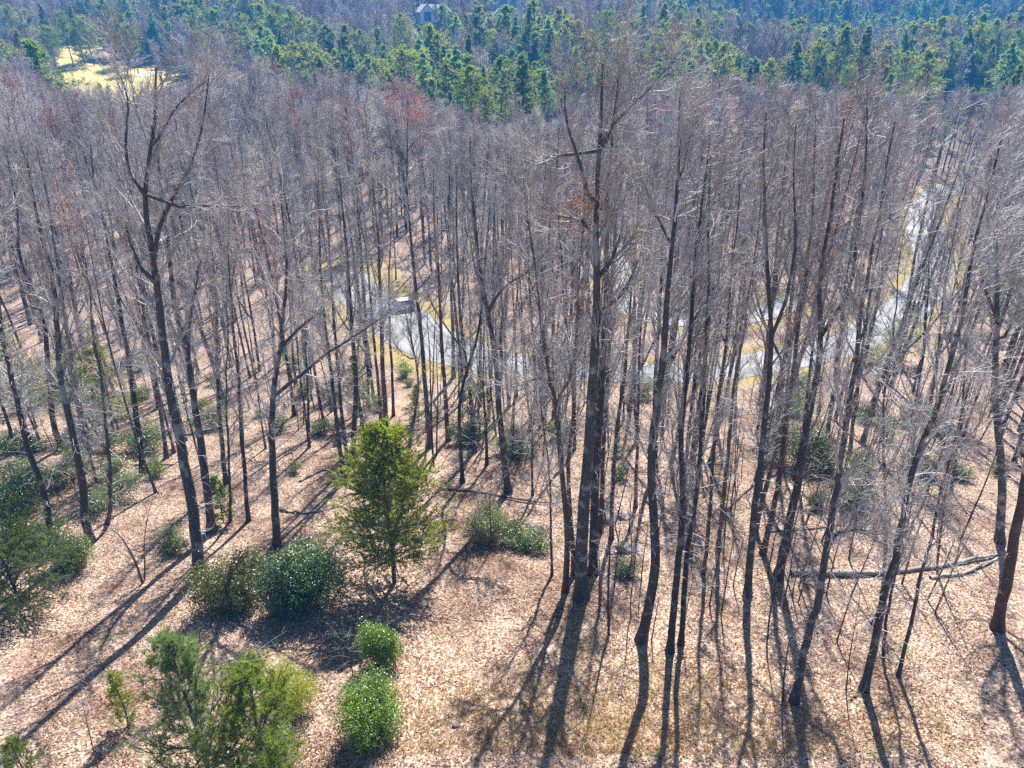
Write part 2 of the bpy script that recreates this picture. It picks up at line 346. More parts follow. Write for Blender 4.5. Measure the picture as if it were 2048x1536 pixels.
def bare_tree(rng, trunkP, trunkR, limbs=(), rad=4.2, n1=26, crown0=.42, detail=2, rtw=.0045, sprout=16, spread=(30, 60), up=.15, mats=('bark', 'twig')):
    """two mesh builders: trunk with its main limbs, crown of branches and twigs"""
    tb, cb = MB(), MB()
    P = trunkP[None]; Rr = trunkR[None].copy()
    fl = P[0, :, 2] - P[0, 0, 2]
    Rr[0] *= 1 + .5 * np.exp(-fl / .4)
    tb.tubes(P, Rr, 9 if detail >= 2 else 6)
    H = fl[-1]
    src = [(P, Rr, n1, crown0, 1.0)]
    for LP, LR in limbs:
        tb.tubes(LP[None], LR[None], 7)
        src.append((LP[None], LR[None], max(7, int(n1 * .5)), .25, .75))
    B1 = []
    for (p, r, n, t0, k) in src:
        lf = lambda t, i, k=k, t0=t0: rad * k * (.35 + .75 * np.sin(np.clip((1 - t) / (1 - t0 + 1e-6), 0, 1) * 2.6 + .3)) 
        q, qr, tt, _ = grow(rng, p, r, n, t0, 1.0, spread, lf, .55, 8, .13, up, .012 if detail >= 2 else .015)
        B1.append((q, qr))
    q1 = np.concatenate([b[0] for b in B1]); r1 = np.concatenate([b[1] for b in B1])
    cb.tubes(q1, r1, 5)
    if sprout:
        q, qr, _, _ = grow(rng, P, Rr, sprout, .08, crown0 + .2, (60, 105), lambda t, i: .9 + 3.2 * t, .4, 8, .2, .0, .006, rmax=.022)
        cb.tubes(q, qr, 3)
        q1s, r1s = q, qr
        q, qr, _, _ = grow(rng, q1s, r1s, 6, .2, 1, (25, 60), lambda t, i: .6 + 0 * t, .7, 4, .2, 0, .0045)
        cb.tubes(q, qr, 3)
    L1 = np.linalg.norm(q1[:, -1] - q1[:, 0], axis=1)
    q2, r2, t2, i2 = grow(rng, q1, r1, 7 if detail >= 2 else 6, .15, 1.0, (20, 52), lambda t, i: L1[i] * (.5 - .28 * t), .65, 6, .2, up * .8, rtw * 1.6)
    cb.tubes(q2, r2, 4 if detail >= 2 else 3)
    L2 = np.linalg.norm(q2[:, -1] - q2[:, 0], axis=1)
    q3, r3, t3, i3 = grow(rng, q2, r2, 5, .12, 1.0, (20, 52), lambda t, i: L2[i] * .42 + .18, .75, 4, .18, up * .8, rtw * 1.1)
    cb.tubes(q3, r3, 3)
    if detail >= 2:
        q4, r4, _, _ = grow(rng, q3, r3, 2, .15, 1.0, (25, 60), lambda t, i: .32 + 0 * t, .8, 3, .15, .08, rtw * .8)
        cb.tubes(q4, r4, 3)
    return tb, cb, q3
def auto_trunk(rng, H, r0, m=16, lean=.02):
    z = np.linspace(0, H, m); x = np.cumsum(np.cumsum(rng.normal(size=m)) * H / m * .022); y = np.cumsum(np.cumsum(rng.normal(size=m)) * H / m * .022)
    x -= x[0]; y -= y[0]; x -= x[-1] * z / H; y -= y[-1] * z / H; l = rng.normal(size=2) * lean
    s = z / H
    return np.stack([x + l[0] * z, y + l[1] * z, z], 1), r0 * (1 - .9 * s ** 1.1) + .012
def leaf_quads(rng, P, size, aspect=.45, normal_up=.5, mb=None, mi=0, dirs=None):
    n = len(P)
    d = nrm(rng.normal(size=(n, 3)) + (0 if dirs is None else dirs))
    nn = nrm(rng.normal(size=(n, 3)) + np.array([0, 0, normal_up * 2]))
    s = nrm(np.cross(d, nn)); L = size * rng.uniform(.6, 1.3, (n, 1)); W = L * aspect * .5
    fold = nn * W * .35
    a = P; b = P + d * L * .5 + s * W + fold; c = P + d * L; e = P + d * L * .5 - s * W + fold
    V = np.stack([a, b, c, e], 1).reshape(-1, 3); k = np.arange(n)[:, None] * 4
    mb.add(V, np.concatenate([k + np.array([[0, 1, 2]]), k + np.array([[0, 2, 3]])]), mi)
def needles(rng, P, D, L, n, wid, mb, mi=0, spread=.7):
    """tufts: n thin triangles from every point of P around direction D"""
    q = np.repeat(P, n, 0); d = nrm(np.repeat(D, n, 0) + rng.normal(size=(len(q), 3)) * spread)
    s = nrm(np.cross(d, rng.normal(size=d.shape))); l = L * rng.uniform(.6, 1.2, (len(q), 1))
    V = np.stack([q - s * wid, q + s * wid, q + d * l], 1).reshape(-1, 3); k = np.arange(len(q))[:, None] * 3
    mb.add(V, k + np.array([[0, 1, 2]]), mi)
def pine(rng, H, W, r0=None, step=.55, nb=5, base=.12, L=.16, nn=8, wid=.012, sub=7, tuft=5, irregular=.25, shape='cone', up=.12, jb=.14):
    tb, cb = MB(), MB()
    P, Rr = auto_trunk(rng, H, r0 or H * .012, 14, .01)
    tb.tubes(P[None], Rr[None], 7)
    zs = np.arange(H * base, H * .985, step)
    T = []; Ln = []; 
    for z in zs:
        u = (z / H - base) / (1 - base)
        if shape == 'cone': w_ = W * .5 * (1 - u) ** .75 * min(1, .55 + u * 3)
        elif shape == 'tear': w_ = W * .5 * (1 - u) ** .62 * min(1, .72 + u * 2)
        elif shape == 'egg': w_ = W * .5 * math.sin(math.pi * min(1, (u * .86 + .14)) ** .8) ** .7
        else: w_ = W * .5 * (1 - u ** 2.2) * (.65 + .35 * math.sin(u * 9))
        k = nb + rng.integers(0, 2)
        for j in range(k): T.append(z / H); Ln.append(max(.15, w_ * rng.uniform(1 - irregular, 1 + irregular)))
    T = np.array(T); Ln = np.array(Ln); idx = np.zeros(len(T), int)
    p, tan, r = lerp_at(P[None], Rr[None], idx, np.minimum(T, .995))
    az = rng.uniform(0, 2 * math.pi, len(T)); el = np.radians(rng.uniform(-8, 22, len(T)) + 30 * np.clip(T - .6, 0, 1))
    d = np.stack([np.cos(az) * np.cos(el), np.sin(az) * np.cos(el), np.sin(el)], 1)
    m = 6; Q = np.zeros((len(T), m, 3)); Q[:, 0] = p
    for k in range(1, m):
        d = nrm(d + rng.normal(size=d.shape) * jb * .5 + np.array([0, 0, up * .5])); Q[:, k] = Q[:, k - 1] + d * (Ln / (m - 1))[:, None]
    QR = np.maximum(.006, Ln[:, None] * .011 * np.linspace(1, .3, m)[None])
    tb.tubes(Q, QR, 4)
    q2, r2, t2, i2 = grow(rng, Q, QR, sub, .22, 1.0, (25, 65), lambda t, i: Ln[i] * (.42 - .22 * t) + .12, .6, 4, .14, .08, .004)
    cb.tubes(q2, r2, 3, 1)
    for (qq, c) in ((q2, tuft), (Q, max(3, tuft))):
        ii = np.repeat(np.arange(len(qq)), c); tt = rng.uniform(.3, 1, len(ii))
        pp, tn, _ = lerp_at(qq, np.ones(qq.shape[:2]), ii, tt)
        needles(rng, pp, tn + np.array([0, 0, .25]), L, nn, wid, cb, 0)
    top = P[-1][None] + rng.normal(size=(8, 3)) * .05; needles(rng, top, np.repeat([[0, 0, 1.]], 8, 0), L * 1.3, nn, wid, cb, 0)
    return tb, cb
def shrub(rng, rx, ry, rz, n, size, lobes=7, aspect=.42, up=.5, stems=14, fill=.35):
    """leaves on the outer part of several lobes, stems inside"""
    tb, cb = MB(), MB()
    cs = []
    for i in range(lobes):
        a = rng.uniform(0, 6.283); q = math.sqrt(rng.random()) * .62
        cs.append((math.cos(a) * q * rx, math.sin(a) * q * ry, rz * rng.uniform(.38, .68), rng.uniform(.36, .56)))
    cs = np.array(cs)
    k = rng.integers(0, lobes, n); dirs = nrm(rng.normal(size=(n, 3))); rr = rng.random(n)[:, None] ** fill
    P = cs[k, :3] + dirs * rr * cs[k, 3:4] * np.array([rx, ry, rz]) * (1 + .3 * np.sin(dirs[:, :1] * 7 + k[:, None]) * np.cos(dirs[:, 1:2] * 6 + k[:, None]))
    P[:, 2] = np.abs(P[:, 2]) + .03
    # branch-tip clumps: quantise part of the leaves around random tips
    tips = P[rng.integers(0, n, n // 9)]; j = rng.integers(0, len(tips), n); sel = rng.random(n) < .75
    P[sel] = (tips[j] + rng.normal(size=(n, 3)) * size * .75)[sel]; P[:, 2] = np.maximum(P[:, 2], .02)
    leaf_quads(rng, P, size, aspect, up, cb, 0, dirs * .6)
    m = 6; S0 = np.zeros((stems, m, 3)); e = cs[rng.integers(0, lobes, stems), :3] + rng.normal(size=(stems, 3)) * .2 * np.array([rx, ry, rz])
    b0 = rng.normal(size=(stems, 3)) * np.array([.12 * rx, .12 * ry, 0])
    for q in range(m):
        s = q / (m - 1); S0[:, q] = b0 * (1 - s) + e * s + rng.normal(size=(stems, 3)) * .04 * (0 < q)
    S0[:, 0, 2] = -.1
    Rs = np.linspace(.03, .008, m)[None].repeat(stems, 0)
    tb.tubes(S0, Rs, 5)
    q2, r2, _, _ = grow(rng, S0, Rs, 7, .3, 1, (25, 60), lambda t, i: .3 * rx + .15 + 0 * t, .6, 4, .2, .1, .004)
    tb.tubes(q2, r2, 3)
    return tb, cb
def put(name, tb, cb, loc, label, cat, group=None, tm='bark', cm='twig', rz=0, s=1, parts=('trunk', 'crown')):
    e = empty(name, loc, rz, s); tag(e, label, cat, group)
    if tb is not None: link(parts[0], tb.mesh(name + '_' + parts[0], M[tm]), e)
    cmats = [M[c] for c in cm] if isinstance(cm, tuple) else [M[cm], M['twig']]
    link(parts[1], cb.mesh(name + '_' + parts[1], cmats), e)
    return e
def copy_thing(src, loc, rz, s, label, group):
    r = src.copy(); C.objects.link(r); r.location = loc; r.rotation_euler = (0, 0, rz); r.scale = (s, s, s) if not isinstance(s, tuple) else s
    r['label'] = label
    if group: r['group'] = group
    elif 'group' in r: del r['group']
    for ch in src.children:
        c = ch.copy(); C.objects.link(c); c.parent = r
    return r
# ------------------------------------------------------------------ roads (centre lines read from the picture, laid on the ground)
MAIN = [(690, 545), (712, 585), (755, 612), (800, 640), (845, 680), (930, 712), (1060, 738), (1220, 748), (1390, 748), (1500, 732), (1600, 712), (1690, 690), (1760, 655), (1822, 610), (1862, 560), (1868, 515), (1850, 472), (1846, 430), (1868, 395), (1900, 372)]
SIDE = [(1244, 452), (1240, 520), (1240, 590), (1268, 628), (1340, 644), (1440, 646), (1530, 628), (1600, 600)]
def line(pts, n):
    P = np.array([hit(*p)[:2] for p in pts]); P = np.hstack([P, np.zeros((len(P), 1))])
    Q = resample(P, n)
    for _ in range(6): Q[1:-1] = .25 * Q[:-2] + .5 * Q[1:-1] + .25 * Q[2:]
    return Q[:, :2]
mainL, sideL = line(MAIN, 160), line(SIDE, 90)
def dist_to(L, x, y):
    x = np.asarray(x, float).ravel(); y = np.asarray(y, float).ravel()
    return np.sqrt(((x[:, None] - L[None, :, 0]) ** 2 + (y[:, None] - L[None, :, 1]) ** 2).min(1))
# ------------------------------------------------------------------ ground sheet
rings = np.concatenate([[0.01], np.geomspace(3, 1350, 420)]); angs = np.linspace(-math.pi, math.pi, 521)
hot = np.sort(np.concatenate([angs, np.linspace(-.85, .85, 340)]))
RR, AA = np.meshgrid(rings, hot, indexing='ij'); X = RR * np.sin(AA); Y = RR * np.cos(AA)
Z = ground(X, Y); nr, na = X.shape
gm = MB(); V = np.stack([X, Y, Z], -1).reshape(-1, 3)
ii = (np.arange(nr - 1)[:, None] * na + np.arange(na - 1)[None]); gm.add(V, np.stack([ii, ii + na, ii + na + 1, ii + 1], -1).reshape(-1, 4))
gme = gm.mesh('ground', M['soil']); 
dm = np.full(len(V), 99.); near = (V[:, 1] > 50) & (V[:, 1] < 230) & (np.abs(V[:, 0]) < 190)
idn = np.where(near)[0]
for ch in np.array_split(idn, 40): dm[ch] = np.minimum(dist_to(mainL, V[ch, 0], V[ch, 1]), dist_to(sideL, V[ch, 0], V[ch, 1]) + .6)
verge = np.clip(1.15 - (dm - 3.2) / (3.2 + 5 * (V[:, 0] < -4)), 0, 1)
strawm = np.clip(1.0 - np.hypot((V[:, 0] - 3.5) / 12, (V[:, 1] - 22) / 9) ** 2 * .6, 0, 1) * .42 + .1
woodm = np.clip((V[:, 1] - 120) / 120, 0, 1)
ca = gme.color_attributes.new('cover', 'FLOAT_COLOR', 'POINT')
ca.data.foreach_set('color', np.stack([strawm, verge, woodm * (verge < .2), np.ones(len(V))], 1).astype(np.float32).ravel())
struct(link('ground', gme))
def strip(name, L, wd, mat, lift, taper=None):
    T = np.gradient(L, axis=0); T /= np.linalg.norm(T, axis=1, keepdims=True); Nn = np.stack([-T[:, 1], T[:, 0]], 1)
    k = np.linspace(-1, 1, 9); wv = wd if taper is None else wd * taper
    wv = np.broadcast_to(wv, (len(L),))
    P = L[:, None] + Nn[:, None] * (k[None, :, None] * wv[:, None, None] * .5)
    z = ground(P[..., 0], P[..., 1]) + lift - .05 * np.abs(k)[None] ** 6
    V = np.dstack([P, z]).reshape(-1, 3); i = np.arange(len(L) - 1)[:, None] * 9 + np.arange(8)[None]
    b = MB(); b.add(V, np.stack([i, i + 1, i + 10, i + 9], -1).reshape(-1, 4)); return link(name, b.mesh(name, mat))
tp = 1 + .55 * np.exp(-((np.arange(160) - 22) / 12.) ** 2)
struct(strip('road', mainL, 6.4, M['asphalt'], .10, tp), label='pale grey asphalt road winding behind the trees')
struct(strip('driveway', sideL, 4.4, M['asphalt'], .14), label='pale grey side lane curving behind the main road')
# golf lawn far away, draped on the hillside
gp = np.array([hit(*p)[:2] for p in [(118, 118), (126, 98), (150, 91), (190, 92), (214, 103), (232, 128), (262, 140), (310, 139), (362, 141), (352, 158), (320, 180), (270, 200), (215, 210), (160, 195), (132, 160)]])
def inside(poly, x, y):
    c = np.zeros(x.shape, bool); j = len(poly) - 1
    for i in range(len(poly)):
        xi, yi = poly[i]; xj, yj = poly[j]
        m = ((yi > y) != (yj > y)) & (x < (xj - xi) * (y - yi) / (yj - yi + 1e-12) + xi); c ^= m; j = i
    return c
def sheet(name, poly, mat, step, lift):
    x0, y0 = poly.min(0); x1, y1 = poly.max(0)
    xs = np.arange(x0, x1 + step, step); ys = np.arange(y0, y1 + step, step); XX, YY = np.meshgrid(xs, ys)
    ok = inside(poly, XX, YY); q = (ok[:-1, :-1] | ok[1:, :-1] | ok[:-1, 1:] | ok[1:, 1:])
    V = np.stack([XX, YY, ground(XX, YY) + lift], -1).reshape(-1, 3); i = np.arange(len(ys) - 1)[:, None] * len(xs) + np.arange(len(xs) - 1)[None]
    i = i[q]; b = MB(); b.add(V, np.stack([i, i + 1, i + len(xs) + 1, i + len(xs)], -1)); return link(name, b.mesh(name, mat))
struct(sheet('lawn', gp, M['golf'], 1.5, .5), label='yellow dormant grass of the far open lawn')
cpts = np.array([hit(*p)[:2] for p in [(270, 152), (290, 146), (318, 144), (340, 146), (330, 151), (300, 155), (280, 156)]])
struct(sheet('path', cpts, M['cart_path'], .8, .65), label='pale path crossing the far yellow lawn')
# ------------------------------------------------------------------ the trees that can be told apart (trunk lines read from the photograph)
# (label, base radius, height, trunk pixels from the base up, limbs, options)
HERO = [
 ("grey trunk leaning left, rising straight out of the green bush at the left edge", .20, 25, [(109,1090),(99,1025),(82,955),(58,859),(34,760),(14,671),(0,590)], [], {}),
 ("knobbly dark trunk behind the leaning trunk at the left edge", .24, 26, [(122,900),(112,859),(103,790),(99,705),(85,613),(55,568),(34,520),(40,455)], [[(85,613),(60,590),(30,560),(5,545)]], dict(dl=[(128, 412, .5, 160), (150, 448, .45, 200), (66, 372, .3, 60)])),
 ("mottled leaning trunk whose foot stands in the dark glossy bush", .25, 27, [(181,1085),(167,1025),(161,961),(147,886),(133,808),(118,739),(109,637),(100,560)], [], {}),
 ("straight grey trunk standing just above the pale laurels on the left", .22, 26, [(178,905),(174,893),(154,808),(137,739),(126,647),(118,560)], [], {}),
 ("thin dark crooked trunk above the pale laurel, left of the big forked tree", .13, 20, [(212,1050),(224,1015),(219,927),(208,825),(195,722),(178,620),(170,540)], [], {}),
 ("dark trunk with swollen foot above the curved sapling", .24, 25, [(286,948),(284,920),(270,825),(253,739),(239,637),(219,544),(205,470)], [], {}),
 ("tall many-forked tree with the longest trunk in the left half and spreading upper limbs", .33, 30, [(398,1150),(394,1090),(379,1012),(359,910),(335,825),(325,739),(314,654),(301,568),(300,515),(291,480),(280,440),(276,393),(284,342),(290,308),(297,239),(300,171),(301,137)],
   [[(301,530),(311,470),(335,410),(362,369),(386,325),(403,273),(412,205),(418,150)], [(276,400),(262,359),(249,308),(252,256),(262,205),(250,171),(225,120)], [(288,312),(321,273),(345,222),(376,188),(410,164)], [(335,420),(375,410),(430,412),(480,413)], [(297,560),(280,530),(262,490),(250,440)]], dict(n1=20, rad=4.0)),
 ("dark tall trunk just right of the many-forked tree, split into a narrow V high up", .27, 27, [(423,1064),(420,1025),(410,961),(393,876),(379,790),(362,722),(352,654),(338,620),(330,520)], [[(384,800),(377,730),(376,705),(379,647),(388,590),(403,515)]], {}),
 ("dark trunk with an elbow-shaped limb above it, right of the narrow V tree", .18, 22, [(452,968),(451,950),(441,876),(434,790),(427,705),(427,620),(420,540)], [[(428,632),(440,622),(452,617),(462,580),(470,520)]], {}),
 ("slender dark trunk beside the thin green sapling clump", .14, 21, [(497,1042),(495,1023),(485,910),(478,842),(472,773),(462,690),(455,600)], [], {}),
 ("very thin straight trunk just left of the slender dark one", .09, 17, [(460,1042),(461,944),(455,842),(451,739),(448,640)], [], {}),
 ("stout trunk rising out of the big laurel bush with one long limb bending right", .25, 22, [(554,1095),(550,1023),(547,978),(543,876),(543,790),(557,705),(564,620),(575,540)], [[(543,792),(562,778),(581,763),(615,746),(642,708),(697,684),(740,650),(775,628)], [(557,705),(575,680),(605,650),(640,625)]], dict(n1=22)),
 ("paired grey trunk, the left one of two standing close behind the young pine's left side", .17, 24, [(690,962),(683,927),(673,842),(663,739),(646,620),(640,520)], [], {}),
 ("paired grey trunk, the right one of two standing close behind the young pine's left side", .15, 24, [(700,935),(690,893),(680,773),(666,602),(660,500)], [], {}),
 ("short-looking dark trunk standing alone on bare leaves between the limb-bearing tree and the grey pair", .12, 19, [(618,895),(615,773),(608,654),(604,560)], [], {}),
 ("slender trunk at the far left edge, left of the leaning one", .14, 20, [(29,905),(17,842),(4,800),(-8,730)], [], {}),
 ("dark trunk directly left of and behind the young pine's tip", .22, 25, [(706,928),(707,876),(714,773),(711,705),(704,637),(698,520)], [], {}),
 ("stout brown trunk below the white parked car", .24, 26, [(772,853),(771,825),(765,739),(762,637),(759,551),(756,450)], [], dict(red=1)),
 ("brown trunk just left of the stout brown one below the white car", .15, 24, [(762,852),(755,756),(745,654),(738,540)], [], dict(red=1)),
 ("slim brown trunk just right of the stout brown one below the white car", .14, 22, [(787,832),(783,739),(779,654),(775,560)], [], dict(red=1)),
 ("S-curved dark trunk rising right behind the young pine's tip", .14, 15, [(818,897),(822,870),(831,825),(837,773),(830,722),(820,681),(822,640)], [[(830,724),(812,712),(796,700),(786,680)], [(826,700),(818,660),(810,620)]], dict(n1=14, rad=3)),
 ("tall straight grey trunk with red buds at its very top, right of the young pine", .21, 30, [(861,895),(858,876),(851,790),(847,722),(841,637),(830,568),(827,500),(820,440),(813,380),(815,330),(816,250),(817,200)], [[(815,330),(800,300),(775,262),(764,230)], [(816,300),(830,280),(850,262)], [(820,420),(800,395),(770,370)]], dict(n1=20, red_top=1)),
 ("dark brown trunk standing in front of the yellow verge right of the white car", .20, 24, [(897,882),(895,876),(892,790),(885,705),(882,620),(878,540)], [], dict(red=1)),
 ("slanting trunk bent to the right above the pale laurels, right of the yellow verge", .15, 22, [(925,966),(924,940),(921,876),(919,808),(929,756),(953,688),(964,620),(972,520)], [], {}),
 ("black crooked trunk left of the centre with whitish broken stubs", .25, 27, [(1017,985),(1013,961),(1005,876),(994,808),(998,773),(987,690),(975,620),(960,551),(955,470)], [[(996,790),(1005,730),(1000,660),(1012,590)], [(975,620),(1010,570),(1055,545),(1080,520)]], {}),
 ("thin black trunk behind the crooked one with whitish stubs", .15, 22, [(1019,815),(1012,756),(1008,671),(1002,580)], [], {}),
 ("reddish narrow trunk just left of the twin-trunk giant, its foot nearest the camera", .17, 23, [(1131,1182),(1135,1090),(1131,1011),(1124,944),(1118,876),(1114,808),(1100,756),(1086,690),(1080,620)], [[(1112,800),(1140,760),(1150,700)], [(1105,770),(1085,755),(1050,762)]], dict(red=1)),
 ("second reddish stem fused beside the reddish narrow trunk", .14, 22, [(1148,1150),(1146,1080),(1140,1011),(1138,910),(1148,842),(1151,773),(1150,700)], [], dict(red=1)),
 ("giant dark tree in the middle, thickest trunk, crown sweeping to the upper right", .36, 31, [(1164,1197),(1162,1113),(1169,1025),(1175,910),(1182,808),(1189,705),(1193,602),(1193,500),(1189,450),(1193,380),(1196,330),(1199,297),(1203,239),(1206,171),(1208,125)],
   [[(1196,320),(1206,273),(1227,249),(1252,222),(1275,202),(1305,171),(1330,140)], [(1192,430),(1179,393),(1165,359),(1158,308),(1138,273),(1128,225),(1130,170)], [(1186,633),(1213,616),(1240,592),(1262,560),(1275,520)], [(1199,310),(1222,262),(1233,200),(1240,140)], [(1158,308),(1120,310),(1080,330)], [(1193,480),(1165,440),(1110,430)], [(1190,560),(1225,520),(1240,470)]], dict(n1=18, rad=4.2, c0=.5, lf=.85, dl=[(1182, 398, .5, 260), (1165, 430, .6, 200), (1170, 600, .6, 160)])),
 ("dark companion trunk rising close behind the giant's right side", .26, 28, [(1186,1150),(1193,944),(1199,842),(1206,705),(1213,534),(1214,430)], [], {}),
 ("browner third stem of the giant's cluster, rising at its right rear", .15, 25, [(1201,1062),(1206,944),(1213,842),(1221,705),(1228,560)], [], dict(red=1)),
 ("straight dark trunk right of the giant, its foot bending left above two long shadows", .25, 29, [(1281,1283),(1295,1233),(1305,1182),(1312,1079),(1306,1013),(1300,944),(1302,876),(1312,808),(1322,739),(1326,671),(1329,585),(1336,500),(1340,478),(1346,376),(1346,308),(1348,239),(1348,190)], [[(1346,390),(1368,330),(1380,270)], [(1340,480),(1310,430),(1290,370)]], dict(n1=26, rad=3.4)),
 ("slim black trunk with a long straight shadow, next right of the bent-foot trunk", .17, 26, [(1340,1303),(1345,1250),(1353,1148),(1370,1011),(1367,944),(1364,893),(1378,790),(1385,720),(1400,500)], [], {}),
 ("thin brown trunk rising over the flat rock", .14, 22, [(1223,1078),(1223,1025),(1227,944),(1237,842),(1251,739),(1254,671),(1261,602)], [], {}),
 ("thin brown trunk between the flat rock's tree and the bent-foot trunk", .12, 22, [(1271,1015),(1275,876),(1278,739),(1280,640)], [], dict(red=1)),
 ("slender brown trunk immediately right of the slim black one", .13, 24, [(1362,1288),(1365,1250),(1379,1113),(1392,1011),(1400,900),(1407,800)], [], {}),
 ("thin brown trunk third to the right of the bent-foot trunk", .11, 23, [(1405,1148),(1410,1130),(1423,1028),(1428,900),(1436,800)], [], dict(red=1)),
 ("brown trunk standing where the thin stems are thickest", .13, 23, [(1436,1102),(1437,1079),(1444,1011),(1452,900),(1460,790)], [], dict(red=1)),
 ("grey forked trunk with two parallel upright leaders, left of the V-shaped tree", .20, 28, [(1495,1192),(1502,1096),(1513,1011),(1533,876),(1550,773),(1560,671),(1553,585),(1553,500),(1550,420),(1540,330)], [[(1560,671),(1574,585),(1594,500),(1590,420),(1585,330),(1592,250)]], dict(n1=22, rad=3.2)),
 ("brown-grey trunk between the two-leader tree and the V-shaped tree", .17, 27, [(1525,1108),(1553,996),(1567,893),(1574,808),(1587,722),(1601,602),(1615,500),(1625,400)], [], dict(red=1)),
 ("V-shaped tree, one dark trunk opening into two wide arms at mid height", .25, 28, [(1555,1157),(1570,1096),(1591,1013),(1601,944),(1615,876),(1625,790),(1638,722),(1645,667),(1633,640),(1630,585),(1640,500),(1655,420),(1665,330)], [[(1645,667),(1662,648),(1686,630),(1700,595),(1707,568),(1710,500),(1727,393),(1734,308),(1734,239),(1734,171)]], dict(n1=24, rad=3.4)),
 ("pale grey leaning trunk with a curved foot, crossing in front of the long fallen log", .17, 25, [(1587,1406),(1597,1362),(1604,1336),(1621,1250),(1638,1165),(1652,1096),(1662,1011),(1683,910),(1690,842),(1710,722),(1722,620)], [[(1656,1075),(1690,1060),(1730,1062)]], dict(sprout=26, pale=1)),
 ("tall leaning trunk on the right whose foot stands at the bright clearing's edge", .17, 27, [(1727,1382),(1748,1301),(1768,1199),(1789,1131),(1813,1013),(1830,927),(1857,842),(1874,756),(1891,688),(1908,585),(1925,500),(1940,400)], [], dict(sprout=26)),
 ("slender leaning trunk just right of the pale-shadowed clearing tree, meeting its neighbour at the foot", .08, 18, [(1796,1355),(1837,1199),(1861,1096),(1881,1011),(1905,900),(1925,790)], [], {}),
 ("thin stem between the two leaning trunks of the bright clearing", .06, 13, [(1765,1317),(1792,1182),(1797,1045),(1810,950)], [], {}),
 ("slim grey trunk before the curve of the road on the right", .13, 23, [(1818,882),(1837,790),(1850,722),(1860,568),(1866,470)], [], {}),
 ("black double-bent trunk near the right edge", .25, 25, [(2000,1085),(2001,1025),(2004,927),(1994,842),(1994,773),(2004,671),(1997,500),(1990,420)], [[(2002,690),(2025,640),(2045,600)], [(1996,640),(1970,580),(1950,500)]], {}),
 ("stout brown trunk at the right edge leaning outward above the log's thin end", .26, 26, [(1994,1259),(2008,1182),(2025,1113),(2045,1011),(2062,900)], [], dict(red=1)),
 ("dark thin trunk in the shade behind the middle of the fallen log", .09, 20, [(1773,1098),(1772,1096),(1765,1011),(1760,900),(1765,800)], [], {}),
 ("thin trunk left of the reddish pair with a hooked long shadow", .07, 14, [(1104,1150),(1103,1011),(1097,905),(1085,820)], [], {}),
 ("trunk standing left of the road bend, right of the V-shaped tree", .15, 24, [(1700,905),(1712,800),(1722,700),(1735,600)], [], {}),
 ("trunk among the four slender ones grouped right of the road bend, leftmost of them", .12, 22, [(1842,905),(1862,800),(1880,690),(1892,600)], [], {}),
 ("broad dark trunk behind the right rhododendron thicket", .20, 25, [(1650,905),(1665,820),(1672,740),(1690,600)], [], {}),
]
rng = np.random.default_rng(11)
hero_xy = []
HLX = [0, 150, 300, 450, 560, 700, 820, 950, 1000, 1200, 1350, 1500, 1650, 1750, 1950, 2048]
HLY = [150, 130, 130, 190, 200, 210, 200, 220, 240, 150, 190, 205, 190, 170, 225, 240]
